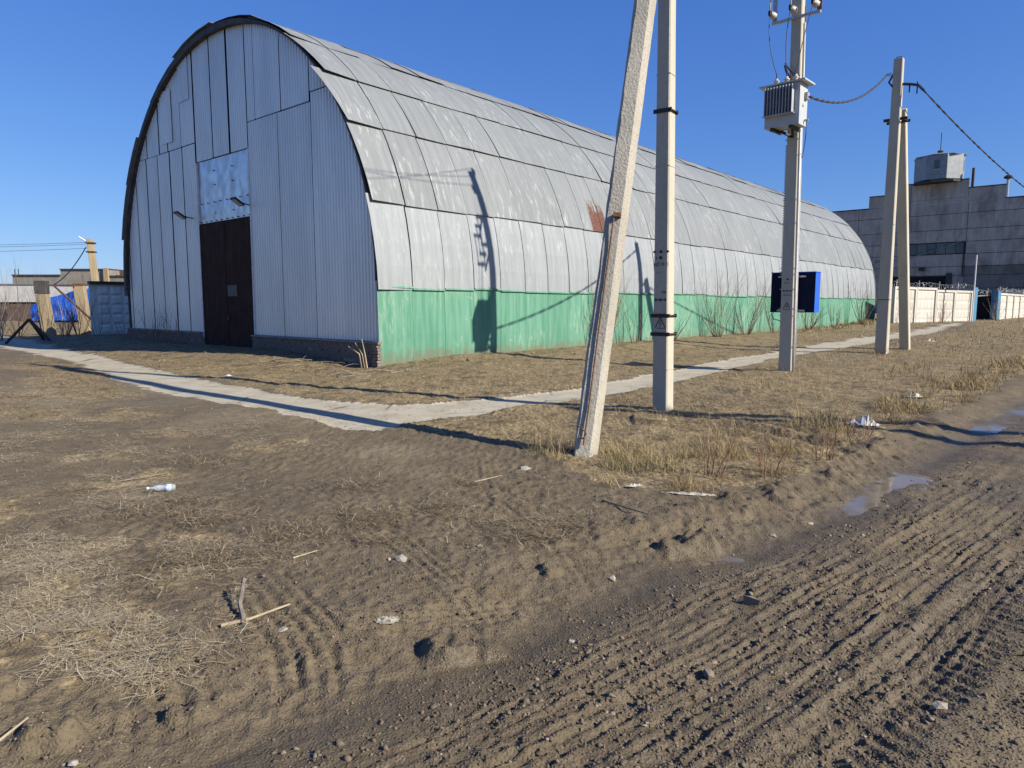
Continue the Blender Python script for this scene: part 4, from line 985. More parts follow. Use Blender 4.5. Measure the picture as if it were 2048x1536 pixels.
for q, z, sc_ in ((-6.0, 5.85, 1.1),):
    bbox(MB(), q+.9, q+1.5, -.3, 0, z, z+.42).build('floodlight', 'steel_dark', bld)
m = MB(); m.tube(sag(BW(-8.5, -.1, 7.2), BW(-.4, -.2, 9.4), .35, 10), .05, 5); tag(m.build('service_cable', 'zinc'), 'pale slack cable along the facade of the concrete mill', 'cable')
# rooftop cabin
tcx, tcy = 59.25, 98.8
cabn = thing('rooftop_cabin', (tcx, tcy, 18.4), 'small eight-sided sheet metal cabin on the roof of the concrete mill', 'cabin')
R8 = 3.11
for k in range(8):
    a0 = math.radians(22.5+45*k+8); a1 = a0+math.radians(45); m = MB(); R_ = R8
    P0 = Vector((tcx+R_*math.cos(a0), tcy+R_*math.sin(a0), 0)); P1 = Vector((tcx+R_*math.cos(a1), tcy+R_*math.sin(a1), 0))
    mid = (P0+P1)/2; nrm = (mid-Vector((tcx, tcy, 0))).normalized(); tan = (P1-P0).normalized(); l = (P1-P0).length
    MB().box(mid+up*20.2-nrm*.04, (l-.02, .08, 3.25), tan, nrm).build('cabin_wall', 'turret_sheet', cabn)
    if k % 2 == 0:
        w = MB().box(mid+up*20.5+nrm*.012, (.65, .03, 1.2), tan, nrm).build('window', 'glass_dull', cabn)
        MB().box(mid+up*19.85+nrm*.05, (.8, .1, .06), tan, nrm).build('sill', 'trim_white', w)
m = MB(); m.lathe((tcx, tcy, 21.77), (0, 0, 1), [(R8+.14, 0), (R8+.16, .07), (.7, .62), (.25, .68)], 8); m.build('cabin_roof', 'turret_sheet', cabn)
m = MB(); m.lathe((tcx, tcy, 22.5), (0, 0, 1), [(.22, 0), (.40, .12), (.40, .2), (.06, .42)], 10); m.build('roof_vent', 'roof_felt', cabn)
MB().tube([(tcx, tcy, 22.9), (tcx, tcy, 25.2)], .05, 6).build('antenna', 'steel_dark', cabn)
m = MB(); m.lathe((tcx, tcy, 18.17), (0, 0, 1), [(R8+.2, 0), (R8+.22, .25), (R8, .3)], 8); m.build('cabin_base', 'roof_felt', cabn)
twisted('twisted_cable', hk+R4*.6-up*.3, Vector((45.6, 51.1, 7.0)), 1.6, .018, 34, 'long dark cable sloping from the A-shaped pole across the mill to the right edge', th=.019)

# ------------------------------------------------------------------ left background
FO = -19.95
FLs = thing('concrete_fence', (-20.1, 33, .2), 'bluish grey concrete panel fence in the shade behind the left end of the hangar', 'fence')
def FW(t, d, z): return (FO+LX*t+GX*d, 33+LY*t+GY*d, z)
for k in range(3):
    t0 = k*4.1
    m = MB(); m.hexa([FW(t0, 0, -.2), FW(t0+4.05, 0, -.2), FW(t0+4.05, .14, -.2), FW(t0, .14, -.2), FW(t0, 0, 2.60), FW(t0+4.05, 0, 2.60), FW(t0+4.05, .14, 2.60), FW(t0, .14, 2.60)])
    o = m.build('fence_panel', 'fence_grey', FLs)
    m = MB()
    for j in range(5):
        for i in range(6):
            ct = t0+.3+(i+.5)*.57; cz = .25+(j+.5)*.46; w = .25; hh = .2
            m.hexa([FW(ct-w, -.001, cz-hh), FW(ct+w, -.001, cz-hh), FW(ct+w, -.001, cz+hh), FW(ct-w, -.001, cz+hh), FW(ct-w*.6, -.05, cz-hh*.6), FW(ct+w*.6, -.05, cz-hh*.6), FW(ct+w*.6, -.05, cz+hh*.6), FW(ct-w*.6, -.05, cz+hh*.6)])
    m.build('panel_boss', 'fence_grey', o)
    m = MB(); m.hexa([FW(t0-.02, -.14, 2.605), FW(t0+4.07, -.14, 2.605), FW(t0+4.07, .2, 2.605), FW(t0-.02, .2, 2.605), FW(t0-.02, -.14, 2.75), FW(t0+4.07, -.14, 2.75), FW(t0+4.07, .2, 2.75), FW(t0-.02, .2, 2.75)]); m.build('panel_coping', 'soffit', o)
for (x, y, w, zt, lab, capm) in ((-23.45, 35.0, .53, 2.80, 'ochre concrete gate post with a dark capping, left of the pair', 'soffit'), (-22.55, 36.6, .52, 2.72, 'ochre concrete gate post with a rusty cap, right of the pair', 'steel_rust')):
    r = thing('gate_post', (x, y, 0), lab, 'post', 'posts of the abandoned gateway')
    z0 = Hs(x, y)-.1; lean = .10
    nn, rr = frame(10)
    a = Vector((x+lean*1.3, y, z0)); b = Vector((x-lean, y, zt-(.62 if capm == 'soffit' else .10)))
    m, *_ = post_mb(a, b, w, .4, w*.96, .38, nn, rr); m.build('shaft', 'pillar_ochre', r)
    m, *_ = post_mb(b+up*.003, b+up*(.65 if capm == 'soffit' else .12), w*1.02, .42, w*1.02, .42, nn, rr, nseg=3); m.build('cap', capm, r)
gf = thing('steel_gate_frame', (-22.5, 35.6, 2.6), 'broken steel gate frame hanging between the ochre posts', 'frame')
MB().beam((-24.0, 36.2, 2.62), (-22.7, 36.3, 2.60), .07, .07).build('top_bar', 'steel_rust', gf)
MB().beam((-23.7, 36.2, 2.6), (-20.9, 35.4, .4), .07, .07).build('brace', 'steel_rust', gf)
af = thing('steel_tripod', (-21.2, 31, 0), 'black steel A-shaped prop standing at the far left edge of the grass', 'prop')
ap = Vector((-20.35, 29.3, 1.03)); zg = Hs(-20.5, 29.3)-.02
for q in (Vector((-21.45, 29.35, zg)), Vector((-19.35, 29.2, zg)), Vector((-20.1, 29.9, zg))): MB().beam(q, ap, .085, .085).build('leg', 'steel_dark', af)
wb = thing('white_shed', (-47, 70, 0), 'long low white shed with a dark brown lower wall, behind the thicket', 'shed')
def vbox(m, x0, x1, y0, y1, z0, z1): m.hexa([(x0, y0, z0), (x1, y0, z0), (x1, y1, z0), (x0, y1, z0), (x0, y0, z1), (x1, y0, z1), (x1, y1, z1), (x0, y1, z1)]); return m
vbox(MB(), -66, -41.4, 70, 80, 1.9, 3.62).build('upper_wall', 'white_render', wb); vbox(MB(), -66, -41.4, 70.15, 79.8, -.3, 1.89).build('lower_wall', 'brown_wall', wb)
vbox(MB(), -66.1, -41.3, 69.9, 80, 3.63, 3.72).build('roof', 'zinc', wb)
tp = thing('blue_tarpaulin', (-44, 66, 0), 'bright blue tarpaulin draped over a sloping heap by the white shed', 'tarpaulin')
m = MB(); g = []
for i in range(26):
    x = -45.4+i*.42; zt = np.interp(x, [-45.4, -43.5, -41.2, -40, -34], [1.6, 2.4, 2.95, 3.2, 3.3]); row = []
    for j in range(7):
        f = j/6; row.append((x+.1*math.sin(i*1.3+j), 66-.6*(1-f)+2.5*max(0, f-.85)*6+.12*math.sin(i*.9+j*1.7), .15+(zt-.15)*min(1, f*1.18)+.04*math.sin(i*2.1)))
    g.append(row)
for i in range(25):
    for j in range(6): m.quad(g[i][j], g[i+1][j], g[i+1][j+1], g[i][j+1])
m.build('cover', 'tarp_blue', tp); vbox(MB(), -45.2, -35.2, 66.3, 67.6, -.2, 1.4).build('heap', 'brown_wall', tp)
fb = thing('grey_factory', (-69, 110, 0), 'far grey factory with a stepped flat roof beyond the white shed', 'building')
for x0, x1, z1, nm in ((-78.5, -70.9, 6.15, 'wing'), (-70.9, -63.1, 7.05, 'main_block'), (-63.1, -50, 6.0, 'wing')):
    vbox(MB(), x0+.02, x1-.02, 110, 128, -1, z1).build(nm, 'far_wall', fb); vbox(MB(), x0-.02, x1+.02, 109.8, 128, z1+.01, z1+.18).build('roof_edge', 'roof_felt', fb)
vbox(MB(), -63.9, -63.2, 109.5, 110.8, 5, 7.3).build('end_pier', 'pillar_ochre', fb)
for x in (-61.8, -61.2): vbox(MB(), x-.4, x+.2, 111, 112, 6.2, 7.0).build('rooftop_unit', 'steel_rust', fb)
for x in (-78.2, -77.6): MB().tube([(x, 110.2, 5.5), (x, 110.2, 7.2)], .06, 5).build('rooftop_post', 'steel_dark', fb)
q = thing('utility_pole', (-35.85, 60, 0), 'distant ochre-lit concrete pole above the shaded grey fence', 'utility pole')
nn, rr = frame(15); m, *_ = post_mb((-35.5, 60, -.2), (-35.95, 60, 7.2), .55, .5, .44, .42, nn, rr); m.build('post', 'pillar_ochre', q)
for z in (6.85, 6.1): band(q, (-35.9, 60, z), nn, rr, .47, .45, .12, .04, 'steel_dark', .15)
m = MB(); m.tube([(-36.2, 59.8, 7.0), (-36.7, 59.7, 7.35)], .07, 6); m.build('street_light_head', 'plastic_white', q)
tag(MB().tube(sag((-36.2, 59.8, 6.5), (-43.5, 66, 3.4), .5, 12), .045, 5).build('service_cable', 'cable_grey'), 'slack cable dropping left from the distant ochre pole', 'cable')
for k, z in enumerate((6.9, 6.75, 6.4)):
    tag(MB().tube(sag((-36.2, 59.9, z), (-75, 62+k, z+.2), .35, 10), .014, 4).build('overhead_wire', 'cable_grey'), ('highest', 'middle', 'lowest')[k]+' of three thin wires running left from the distant ochre pole', 'wire', 'thin wires at the left edge')

# ------------------------------------------------------------------ bare shrubs
def branch(m, p, d, l, r, lvl, up_=.25):
    n = 5 if lvl else 7; pts = [Vector(p)]; rs = [r]; dd = Vector(d).normalized()
    for k in range(n):
        dd = (dd+Vector((random.uniform(-1, 1), random.uniform(-1, 1), random.uniform(-.5, 1)*.7+up_*.5))*.13).normalized()
        pts.append(pts[-1]+dd*l/n); rs.append(r*(1-.85*(k+1)/n))
    m.tube(pts, rs, 4 if lvl == 0 else 3, False)
    if lvl < 2:
        for k in range(2, n):
            if random.random() < (.8 if lvl == 0 else .45):
                q = random.uniform(0, 6.28); side = Vector((math.cos(q), math.sin(q), random.uniform(.2, .9)))
                branch(m, pts[k], (dd+side*.75), l*random.uniform(.22, .45), rs[k]*.6, lvl+1, up_)
def shrub(x, y, n, h, spread, label, mat='bark', r=.011, lean=(0, 0), group='bare shrubs around the hangar'):
    z = Hs(x, y)-.03
    root = thing('bare_shrub', (x, y, z), label, 'shrub', group)
    for k in range(n):
        a = random.uniform(0, 6.28); q = random.uniform(.1, 1)*spread; m = MB()
        d = Vector((math.cos(a)*q+lean[0], math.sin(a)*q+lean[1], 1)); b = Vector((x+math.cos(a)*.12*spread*2, y+math.sin(a)*.12*spread*2, z))
        branch(m, b, d, h*random.uniform(.5, 1.05), r*random.uniform(.6, 1.15), 0); m.build('stem', mat, root)
SH = [(9.6, -.5, 20, 3.1, .55, 'tall bare shrub rising behind the leaning strut against the green wall', 'bark_red'),
      (11.6, -.6, 8, 2.2, .55, 'bare shrub beside the pole shadows on the green wall', 'bark'),
      (14.6, -.5, 9, 1.7, .6, 'low bare shrub just right of the stencilled pole', 'bark'),
      (18.6, -.7, 22, 3.4, .6, 'broad bare shrub midway between the stencilled pole and the transformer pole', 'bark'),
      (21.8, -.7, 22, 3.1, .65, 'dense bare shrub to the left of the blue cabinet', 'bark'),
      (25.2, -.8, 11, 2.7, .6, 'bare shrub behind the transformer pole', 'bark'),
      (30.5, -.8, 14, 2.1, .6, 'bare shrub standing below the right side of the blue cabinet', 'bark_red'),
      (35.5, -.8, 12, 1.9, .6, 'bare shrub at the green wall, second from its far end', 'bark_grey'),
      (41.0, -1.0, 14, 3.6, .6, 'large leaning bare shrub at the far end of the green wall', 'bark'),
      (46.0, -1.0, 12, 3.2, .5, 'bare shrub at the very end of the green wall beside the A-shaped pole', 'bark_grey'),
]
for s, u, n_, h_, sp, lab, mt in SH:
    x, y, _ = HW(u, s); shrub(x, y, n_, h_, sp, lab, mt, .017 if s < 30 else .026)
for t_, n_, h_, lab, mt in ((3.2, 16, 2.2, 'bare shrub in front of the nearest white fence panel', 'bark'), (9.6, 14, 2.0, 'bare reddish shrub before the second post of the white fence', 'bark_red'), (FA.l+3.6, 16, 2.6, 'pale bare shrub growing before the dark gate', 'bark_grey')):
    x, y, _ = FA(t_, .8, 0); shrub(x, y, n_, h_, .6, lab, mt, .016)
for u, s, n_, h_, sp, lab in ((11.2, -.35, 8, 1.5, .5, 'small bare shrub at the plinth left of the brown door'), (13.0, -.35, 9, 1.6, .5, 'bare shrub against the middle of the left gable plinth'), (15.2, -.5, 8, 1.7, .5, 'bare shrub near the left foot of the gable')):
    x, y, _ = HW(u, s); shrub(x, y, n_, h_, sp, lab, 'bark')
shrub(-18.9, 31.6, 8, 2.3, .5, 'dark bare shrub in front of the shaded grey fence', 'bark')
for x, y, n_, h_, lab in ((-23.3, 31.5, 15, 3.3, 'pale thin sapling clump at the far left edge'), (-21.5, 31.9, 12, 2.4, 'pale sapling clump behind the black prop'), (-20.2, 32.4, 14, 2.3, 'dark twiggy shrub between the ochre posts'), (-22.3, 34.6, 14, 2.6, 'reddish twiggy shrub in front of the blue tarpaulin'), (-25.5, 34, 14, 3.4, 'leaning bare saplings left of the ochre posts'), (-23.8, 33.4, 10, 4.6, 'tallest thin bare saplings at the left edge'), (-19.9, 30.9, 12, 1.6, 'low dark brush at the foot of the right ochre post')):
    shrub(x, y, n_, h_, .55, lab, random.choice(['bark_grey', 'bark', 'bark_red']) if 'pale' not in lab else 'bark_grey', .014, group='bare saplings at the left edge')

# ------------------------------------------------------------------ grass, straw, weeds, pebbles
def arr_mesh(name, V, F, rnd, mat, label, per):
    me = bpy.data.meshes.new(name); nv = len(V); nf = len(F); k = F.shape[1]
    me.vertices.add(nv); me.loops.add(nf*k); me.polygons.add(nf)
    me.vertices.foreach_set('co', V.astype(np.float32).ravel()); me.loops.foreach_set('vertex_index', F.astype(np.int32).ravel())
    me.polygons.foreach_set('loop_start', np.arange(0, nf*k, k, dtype=np.int32)); me.update()
    a = me.attributes.new('rnd', 'FLOAT', 'POINT'); a.data.foreach_set('value', rnd.astype(np.float32))
    me.materials.append(M[mat]); o = bpy.data.objects.new(name, me); COL.objects.link(o)
    return tag(o, label, None, None, 'stuff')
def sample(n, dens, ymin=2.1, ymax=60, k=1.75):
    out = []; tot = 0
    while tot < n:
        m = n*3; u = rng.random(m); e = 2-k
        y = (ymin**e+u*(ymax**e-ymin**e))**(1/e) if abs(e) > 1e-3 else ymin*(ymax/ymin)**u
        x = (rng.random(m)*2-1)*.80*y
        d = dens(x, y); ok = rng.random(m) < d; out.append(np.stack([x[ok], y[ok]], -1)); tot += ok.sum()
    return np.concatenate(out)[:n]
def blades(name, n, dens, lmin, lmax, tilt0, tilt1, wd, mat, label, ymin, ymax, k=1.75, bend=.35, rb=None, zoff=0., lift=.012):
    p = sample(n, dens, ymin, ymax, k); x, y = p[:, 0], p[:, 1]; n = len(x); z = H(x, y)
    d = np.hypot(x, y); az = rng.random(n)*2*np.pi; til = np.radians(tilt0+(tilt1-tilt0)*rng.random(n)**.8)
    L_ = (lmin+(lmax-lmin)*rng.random(n)**2.2); w = np.maximum(wd, d*.00042)*(.6+.8*rng.random(n))
    dx, dy, dz = np.sin(til)*np.cos(az), np.sin(til)*np.sin(az), np.cos(til)
    t2 = np.minimum(til+bend*rng.random(n)*2, np.radians(93)); a2 = az+rng.normal(0, .35, n)
    ex, ey, ez = np.sin(t2)*np.cos(a2), np.sin(t2)*np.sin(a2), np.cos(t2)
    ph = rng.random(n)*np.pi*2; sx, sy = -np.sin(az)*.8+.3*np.cos(ph), np.cos(az)*.8+.3*np.sin(ph)
    z = z+zoff+lift*rng.random(n)**2
    B = np.stack([x, y, z-.004], -1); Dm = B+np.stack([dx, dy, dz], -1)*(L_*.55)[:, None]; T = Dm+np.stack([ex, ey, ez], -1)*(L_*.5)[:, None]
    T[:, 2] = np.maximum(T[:, 2], B[:, 2]+.002)
    sd = np.stack([sx, sy, np.zeros(n)], -1)*(w/2)[:, None]
    V = np.stack([B-sd, B+sd, Dm+sd*.85, Dm-sd*.85, T+sd*.25, T-sd*.25], 1).reshape(-1, 3)
    i = np.arange(n)*6; F = np.concatenate([np.stack([i, i+1, i+2, i+3], -1), np.stack([i+3, i+2, i+4, i+5], -1)])
    r = rng.random(n) if rb is None else np.clip(rb(x, y)+rng.normal(0, .18, n), 0, 1)
    return arr_mesh(name, V, F, np.repeat(r, 6), mat, label, 6)
def dn_lawn(x, y):
    g = grassiness(x, y, False); u, s = us(x, y)
    return np.clip(g*(.12+1.1*sst(.2, .75, vn(x*1.6, y*1.6, 141)*.6+vn(x*4.1, y*4.1, 142)*.4)), 0, 1)*(1-.0*s)
def tint(x, y): return .20+.5*vn(x*.7, y*.7, 151)+.45*fbm(x*2.2, y*2.2, 153, 4)
blades('matted_dry_grass', 150000, dn_lawn, .03, .13, 48, 92, .0035, 'grass_dry', 'matted dry yellow brown grass covering the lawn', 2.3, 55, 1.7, rb=tint, bend=.5)
def dn_tall(x, y):
    g = grassiness(x, y, False)*sst(-.3, .5, x-.55*y+5.2); w, l = wl(x, y); u, s = us(x, y)
    e = np.exp(-((w+1.35)/.5)**2)*(l > 2)*.55+np.exp(-(np.hypot(x-.85, y-7.4)/.5)**2)+np.exp(-((u+.6)/.7)**2)*(s > -.8)*(s < 90)*1.3+.05
    return np.clip(g*e*sst(.45, .75, vn(x*2.6, y*2.6, 161)), 0, 1)
blades('tall_dry_grass', 26000, dn_tall, .06, .30, 4, 65, .0034, 'grass_dry', 'upright dry grass stalks along the road verge and the walls', 4.5, 75, 1.7, rb=lambda x, y: tint(x, y)+.08)
def dn_straw(x, y):
    d = np.zeros(x.shape)
    for cx, cy, r in STRAW: d = np.maximum(d, np.exp(-(np.hypot(x-cx, y-cy)/r)**2*1.6))
    w, l = wl(x, y); d = np.maximum(d, grassiness(x, y)*.12*(y < 14)); return d*sst(.46, .64, vn(x*2.6, y*2.6, 171)*.6+vn(x*7, y*7, 172)*.4)*(w < -.55)*~path_mask(x, y)
blades('straw_litter', 24000, dn_straw, .03, .20, 80, 93, .0028, 'straw_pale', 'pale straw stalks strewn in tangles over the soil', 2.2, 14, 1.9, .15, zoff=.004, lift=.03)
def dn_weed(x, y):
    d = np.zeros(x.shape)
    for cx, cy, r in WEED: d = np.maximum(d, np.exp(-(np.hypot((x-cx)*.75+.12*fbm(x*3, y*3, 190, 2), y-cy+.12*fbm(x*3, y*3, 191, 2))/r)**2*4.5))
    w, l = wl(x, y); return np.maximum(d*sst(.2, .5, vn(x*6, y*6, 178)), .05*(w < -.6)*sst(.5, .75, vn(x*2.3, y*2.3, 177)))*(w < -.55)*~path_mask(x, y)
blades('dry_weed_tangle', 22000, dn_weed, .03, .18, 62, 100, .0034, 'weed_grey', 'grey brown dead weed tangles lying on the bare soil', 2.4, 11, 1.9, .4, zoff=.004, lift=.04)
# pebbles and clods
def ico():
    t = (1+5**.5)/2
    v = np.array([(-1, t, 0), (1, t, 0), (-1, -t, 0), (1, -t, 0), (0, -1, t), (0, 1, t), (0, -1, -t), (0, 1, -t), (t, 0, -1), (t, 0, 1), (-t, 0, -1), (-t, 0, 1)], float)
    f = np.array([(0, 11, 5), (0, 5, 1), (0, 1, 7), (0, 7, 10), (0, 10, 11), (1, 5, 9), (5, 11, 4), (11, 10, 2), (10, 7, 6), (7, 1, 8), (3, 9, 4), (3, 4, 2), (3, 2, 6), (3, 6, 8), (3, 8, 9), (4, 9, 5), (2, 4, 11), (6, 2, 10), (8, 6, 7), (9, 8, 1)])
    return v/np.linalg.norm(v[0]), f
def dn_peb(x, y):
    w, l = wl(x, y); g = grassiness(x, y)
    return np.clip(.10+.85*sst(.1, .3, w)*sst(1.75, 1.5, w)*sst(.25, .7, vn(x*2, y*2, 181))+.45*sst(1.6, 2, w)*sst(.3, .7, vn(x*1.4, y*1.4, 183))-.25*np.exp(-((w+.05)/.16)**2)+.25*np.exp(-((w-.2)/.1)**2)-.5*g, .0, 1)
def octa():
    return np.array([(1, 0, 0), (0, 1, 0), (-1, 0, 0), (0, -1, 0), (0, 0, 1), (0, 0, -1)], float), np.array([(0, 1, 4), (1, 2, 4), (2, 3, 4), (3, 0, 4), (1, 0, 5), (2, 1, 5), (3, 2, 5), (0, 3, 5)])
def dn_crumb(x, y):
    g = grassiness(x, y, False)
    return np.clip(.15+.85*sst(.3, .7, vn(x*2.4, y*2.4, 187)*.6+vn(x*7, y*7, 188)*.4)-.8*g, 0, 1)
def pebbles(name, n, s0, s1, mat, label, ymax, k, shape, dens):
    p = sample(n, dens, 2.1, ymax, k); x, y = p[:, 0], p[:, 1]; n = len(x); v, f = shape; nv = len(v)
    sc = (s0+(s1-s0)*rng.random(n)**4); z = H(x, y)+sc*.15
    a = rng.random(n)*6.28; ca, sa = np.cos(a), np.sin(a); st = .6+.8*rng.random((n, 3)); st[:, 2] *= .75
    V = v[None]*(1+.3*rng.normal(0, 1, (n, nv, 1)))*st[:, None]*sc[:, None, None]
    V = np.stack([V[..., 0]*ca[:, None]-V[..., 1]*sa[:, None], V[..., 0]*sa[:, None]+V[..., 1]*ca[:, None], V[..., 2]], -1)+np.stack([x, y, z], -1)[:, None]
    F = (f[None]+(np.arange(n)*nv)[:, None, None]).reshape(-1, 3)
    return arr_mesh(name, V.reshape(-1, 3), F, np.repeat(rng.random(n), nv), mat, label, nv)
pebbles('mud_clods', 9500, .0024, .014, 'pebble_mix', 'small mud clods and pebbles scattered over the road and soil', 11, 2.1, ico(), dn_peb)
pebbles('soil_crumbs', 40000, .0022, .0095, 'pebble_mix', 'fine crumbs of soil and grit lying on the bare ground', 12, 2.1, octa(), dn_crumb)

# ------------------------------------------------------------------ litter, stones, sticks
def stone(x, y, r, label, mat='stone_pale', cat='stone', name='stone', flat=.6, group=None):
    v, f = ico(); v = v*(1+.22*rng.normal(0, 1, (12, 1))); a = random.uniform(0, 6.28); z = Hs(x, y)
    r = r*.8; v = v*np.array([r, r*random.uniform(.6, 1), r*flat])
    V = [(x+p[0]*math.cos(a)-p[1]*math.sin(a), y+p[0]*math.sin(a)+p[1]*math.cos(a), z+r*flat*.35+p[2]) for p in v]
    o = link_mesh(name, V, [tuple(t) for t in f], mat); return tag(o, label, cat, group)
stone(-.72, 4.32, .055, 'white lump of mortar on the bare soil in the middle of the foreground'); stone(-.80, 4.35, .022, 'small white chip just left of the mortar lump')
stone(-.22, 4.55, .03, 'pale chip of rubble on the soil, right of the mortar lump'); stone(-1.17, 3.37, .045, 'flat pale stone lying right of the crossed sticks', flat=.25)
stone(.30, 3.34, .03, 'flat grey stone by the puddle edge', flat=.3); stone(-2.45, 2.72, .05, 'flat pale stone in the straw at the left', flat=.3)
stone(.62, 4.15, .035, 'pale crumb of plaster beside the verge'); stone(-1.62, 2.38, .028, 'white pebble near the lower left corner'); stone(1.95, 5.0, .03, 'white stone on the muddy bank'); stone(2.35, 5.3, .028, 'grey stone on the bank near the foam strip')
stone(1.8, 2.75, .045, 'pale stone in the gravel at the lower right'); stone(2.1, 2.6, .03, 'small pale stone at the lower right edge')
stone(.12, 6.9, .10, 'flat pale slab of cement by the strut foot', flat=.2)
stone(1.35, 3.75, .06, 'large rounded clod on the tyre ruts', 'stone_brown'); stone(.9, 3.0, .05, 'broken clod in the middle of the ruts', 'stone_brown')
def stick(pts, r, label, mat, ends=.5):
    P_ = []
    for (x, y, dz) in pts: P_.append((x, y, Hs(x, y)+dz))
    rs = [r*(1-(1-ends)*k/(len(P_)-1)) for k in range(len(P_))]
    return tag(MB().tube(P_, rs, 6).build('stick', mat), label, 'stick')
stick([(-1.50, 3.40, .012), (-1.38, 3.49, .02), (-1.22, 3.64, .02)], .011, 'pale split stick pointing up right, crossing the grey one', 'stick_pale')
stick([(-1.40, 3.45, .02), (-1.47, 3.58, .05), (-1.52, 3.78, .10)], .014, 'grey bent stick propped up beside the pale one', 'stick_grey', .7)
stick([(-1.42, 4.33, .01), (-1.30, 4.47, .015)], .007, 'short pale twig in the soil above the crossed sticks', 'stick_pale')
stick([(-.35, 6.3, .01), (-.1, 6.5, .015)], .008, 'thin pale twig lying before the strut shadow', 'stick_pale')
stick([(.75, 5.6, .01), (1.05, 5.15, .015)], .009, 'dark twig near the foam strip', 'stick_grey')
stick([(-2.95, 2.6, .012), (-2.7, 2.75, .03), (-2.66, 2.95, .03)], .010, 'crooked grey twig in the lower left straw', 'stick_grey')
stick([(-1.98, 2.36, .02), (-1.86, 2.5, .03)], .008, 'short pale twig at the lower left corner', 'stick_pale')
stick([(-3.7, 6.25, .01), (-3.5, 6.4, .02), (-3.35, 6.62, .012)], .006, 'bent grey stalk left of the bottle', 'stick_grey')
# bottle
bx, by = -3.07, 5.98; bz = Hs(bx, by)+.033
bd = Vector((.92, .28, -.03)).normalized(); b0 = Vector((bx, by, bz))-bd*.13
bot = thing('plastic_bottle', (bx, by, bz-.04), 'crumpled clear plastic bottle with a blue label lying on the soil', 'bottle')
QB = .78
m = MB(); m.lathe(b0, bd, [(r_*QB, h_*QB) for r_, h_ in [(.013, 0), (.013, .03), (.018, .045), (.036, .09), (.038, .12), (.034, .15), (.038, .18), (.037, .26), (.028, .275), (.005, .272)]], 14); m.build('bottle_body', 'bottle_plastic', bot, True)
m = MB(); m.lathe(b0, bd, [(.0392*QB, .17*QB), (.0396*QB, .2*QB), (.0392*QB, .235*QB)], 14); m.build('bottle_label', 'label_blue', bot, True)
m = MB(); m.lathe(b0, bd, [(r_*QB, h_*QB) for r_, h_ in [(.016, -.018), (.017, -.016), (.017, .002), (.016, .004)]], 10); m.build('bottle_cap', 'plastic_white', bot)
def crumple(x, y, sx, sy, h, label, mat, cat, name, seed, ang=0):
    nx_, ny_ = 13, 9; m = MB(); z = Hs(x, y); g = []
    for j in range(ny_):
        row = []
        for i in range(nx_):
            a = (i/(nx_-1)-.5); b = (j/(ny_-1)-.5); f = max(0, 1-(2.1*a)**2-(2.1*b)**2)
            dx_ = a*sx+.12*sx*float(fbm(i*.45+seed, j*.45, 3, 2)); dy_ = b*sy+.12*sy*float(fbm(i*.45, j*.45+seed, 5, 2))
            hz_ = .012+h*f*abs(float(fbm(i*.5+seed, j*.5, 7, 3)))*2.2
            px_, py_ = x+dx_*math.cos(ang)-dy_*math.sin(ang), y+dx_*math.sin(ang)+dy_*math.cos(ang)
            row.append((px_, py_, z+hz_))
        g.append(row)
    for j in range(ny_-1):
        for i in range(nx_-1):
            if abs(i-6)+abs(j-4)*1.3 < 8.5: m.quad(g[j][i], g[j][i+1], g[j+1][i+1], g[j+1][i])
    return tag(m.build(name, mat), label, cat)
crumple(4.78, 9.3, .40, .34, .17, 'torn white plastic bag snagged in the grass by the road', 'film_white', 'plastic bag', 'plastic_bag', 3)
crumple(7.2, 12.3, .32, .2, .07, 'crumpled white plastic bag lying farther up the grass', 'film_white', 'plastic bag', 'plastic_bag', 9)
crumple(1.55, 5.85, .5, .07, .02, 'strip of dirty white foam under the weeds at the lawn edge', 'foam', 'foam', 'foam_strip', 5, -.25)
crumple(1.1, 6.1, .16, .07, .02, 'dirty foam scrap left of the foam strip', 'foam', 'foam', 'foam_scrap', 6, .3)
crumple(-.66, 3.47, .13, .09, .02, 'wad of muddy white paper on the soil near the road', 'paper_dirty', 'paper', 'paper_scrap', 8)
crumple(-6.9, 15.7, .18, .12, .05, 'orange wrapper in the yellow grass by the path', 'orange_peel', 'wrapper', 'litter_wrapper', 12)
crumple(-6.55, 15.9, .15, .12, .05, 'white wrapper scrap in the yellow grass by the path', 'film_white', 'wrapper', 'litter_wrapper', 14)
crumple(18.7, 31.0, .5, .25, .14, 'pale rag lying on the far lawn right of the A-shaped pole', 'foam', 'rag', 'rag', 15)
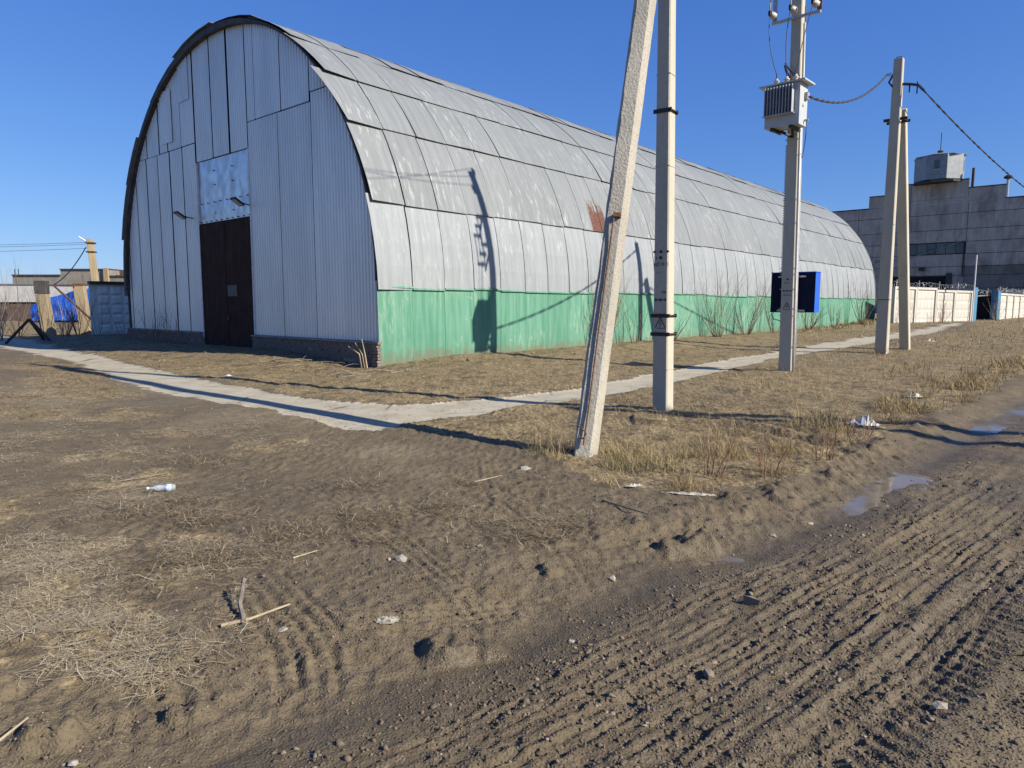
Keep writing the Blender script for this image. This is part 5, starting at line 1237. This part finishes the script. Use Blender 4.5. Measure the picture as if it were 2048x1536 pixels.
# pile of cut branches at the hangar corner
bp = thing('branch_pile', HW(.3, -.9, 0), 'pile of cut dry branches heaped at the near corner of the hangar', 'branches')
for k in range(34):
    u = random.uniform(-1.4, 3.2); s = random.uniform(-1.9, -.25); x, y, _ = HW(u, s); z = Hs(x, y); a = random.uniform(0, 6.28); l = random.uniform(.3, 1.0); hh = random.uniform(.02, .3) if abs(u) < 1.2 else random.uniform(.0, .12)
    pts = [Vector((x, y, z+.02))]
    d = Vector((math.cos(a), math.sin(a), hh*1.6)).normalized()
    for q in range(4): d = (d+Vector((random.uniform(-.3, .3), random.uniform(-.3, .3), random.uniform(-.3, .1)))).normalized(); pts.append(pts[-1]+d*l/4)
    for p in pts: p.z = max(p.z, Hs(p.x, p.y)+.012)
    MB().tube(pts, [.011, .010, .008, .006, .004], 5).build('cut_branch', random.choice(['bark_grey', 'stick_grey', 'bark']), bp)
for k in range(3):
    x, y, _ = HW(.15+k*.12, -.25); z = Hs(x, y); MB().tube([(x, y, z), (x-.05, y+.02, z+.35), (x-.12-.1*k, y, z+.75-.1*k)], [.025, .02, .01], 5).build('cut_branch', 'stick_pale', bp)
m = MB()
for k in range(9): m.box(HW(-.02+random.uniform(-.03, .03), -.05, .03+k*.08), (.2+random.uniform(-.06, .04), .14, .065), (GX, GY, 0), (LX, LY, 0))
m.build('brick_stub', 'brick_old', hangar)
for u, s_, r_, lab in ((-1.1, 2.2, .12, 'broken grey brick lump at the foot of the green wall near its near corner'), (-.9, 5.2, .10, 'pale rubble lump on the bank under the transformer shadow'), (-1.6, 6.4, .09, 'small pale stone on the wall bank right of the transformer shadow')):
    x, y, _ = HW(u, s_); stone(x, y, r_, lab, 'stone_brown')
# dark clump and small dark post at the foot of the far pole
shrub(12.15, 23.0, 12, .45, 1.1, 'low dark weed clump at the foot of the A-shaped pole', 'bark', .012, group='low weed clumps')
for x, y, lab in ((2.45, 6.5, 'tuft of thin reddish weed stalks at the road verge'), (3.3, 7.2, 'taller tuft of bare weed stalks above the muddy bank'), (1.9, 6.45, 'broken cane stalks nearest the foam strip'), (4.1, 8.1, 'thin weed stalks near the torn plastic bag')):
    shrub(x, y, 12, .62, .35, lab, 'bark_red', .006, group='weed stalks on the verge')
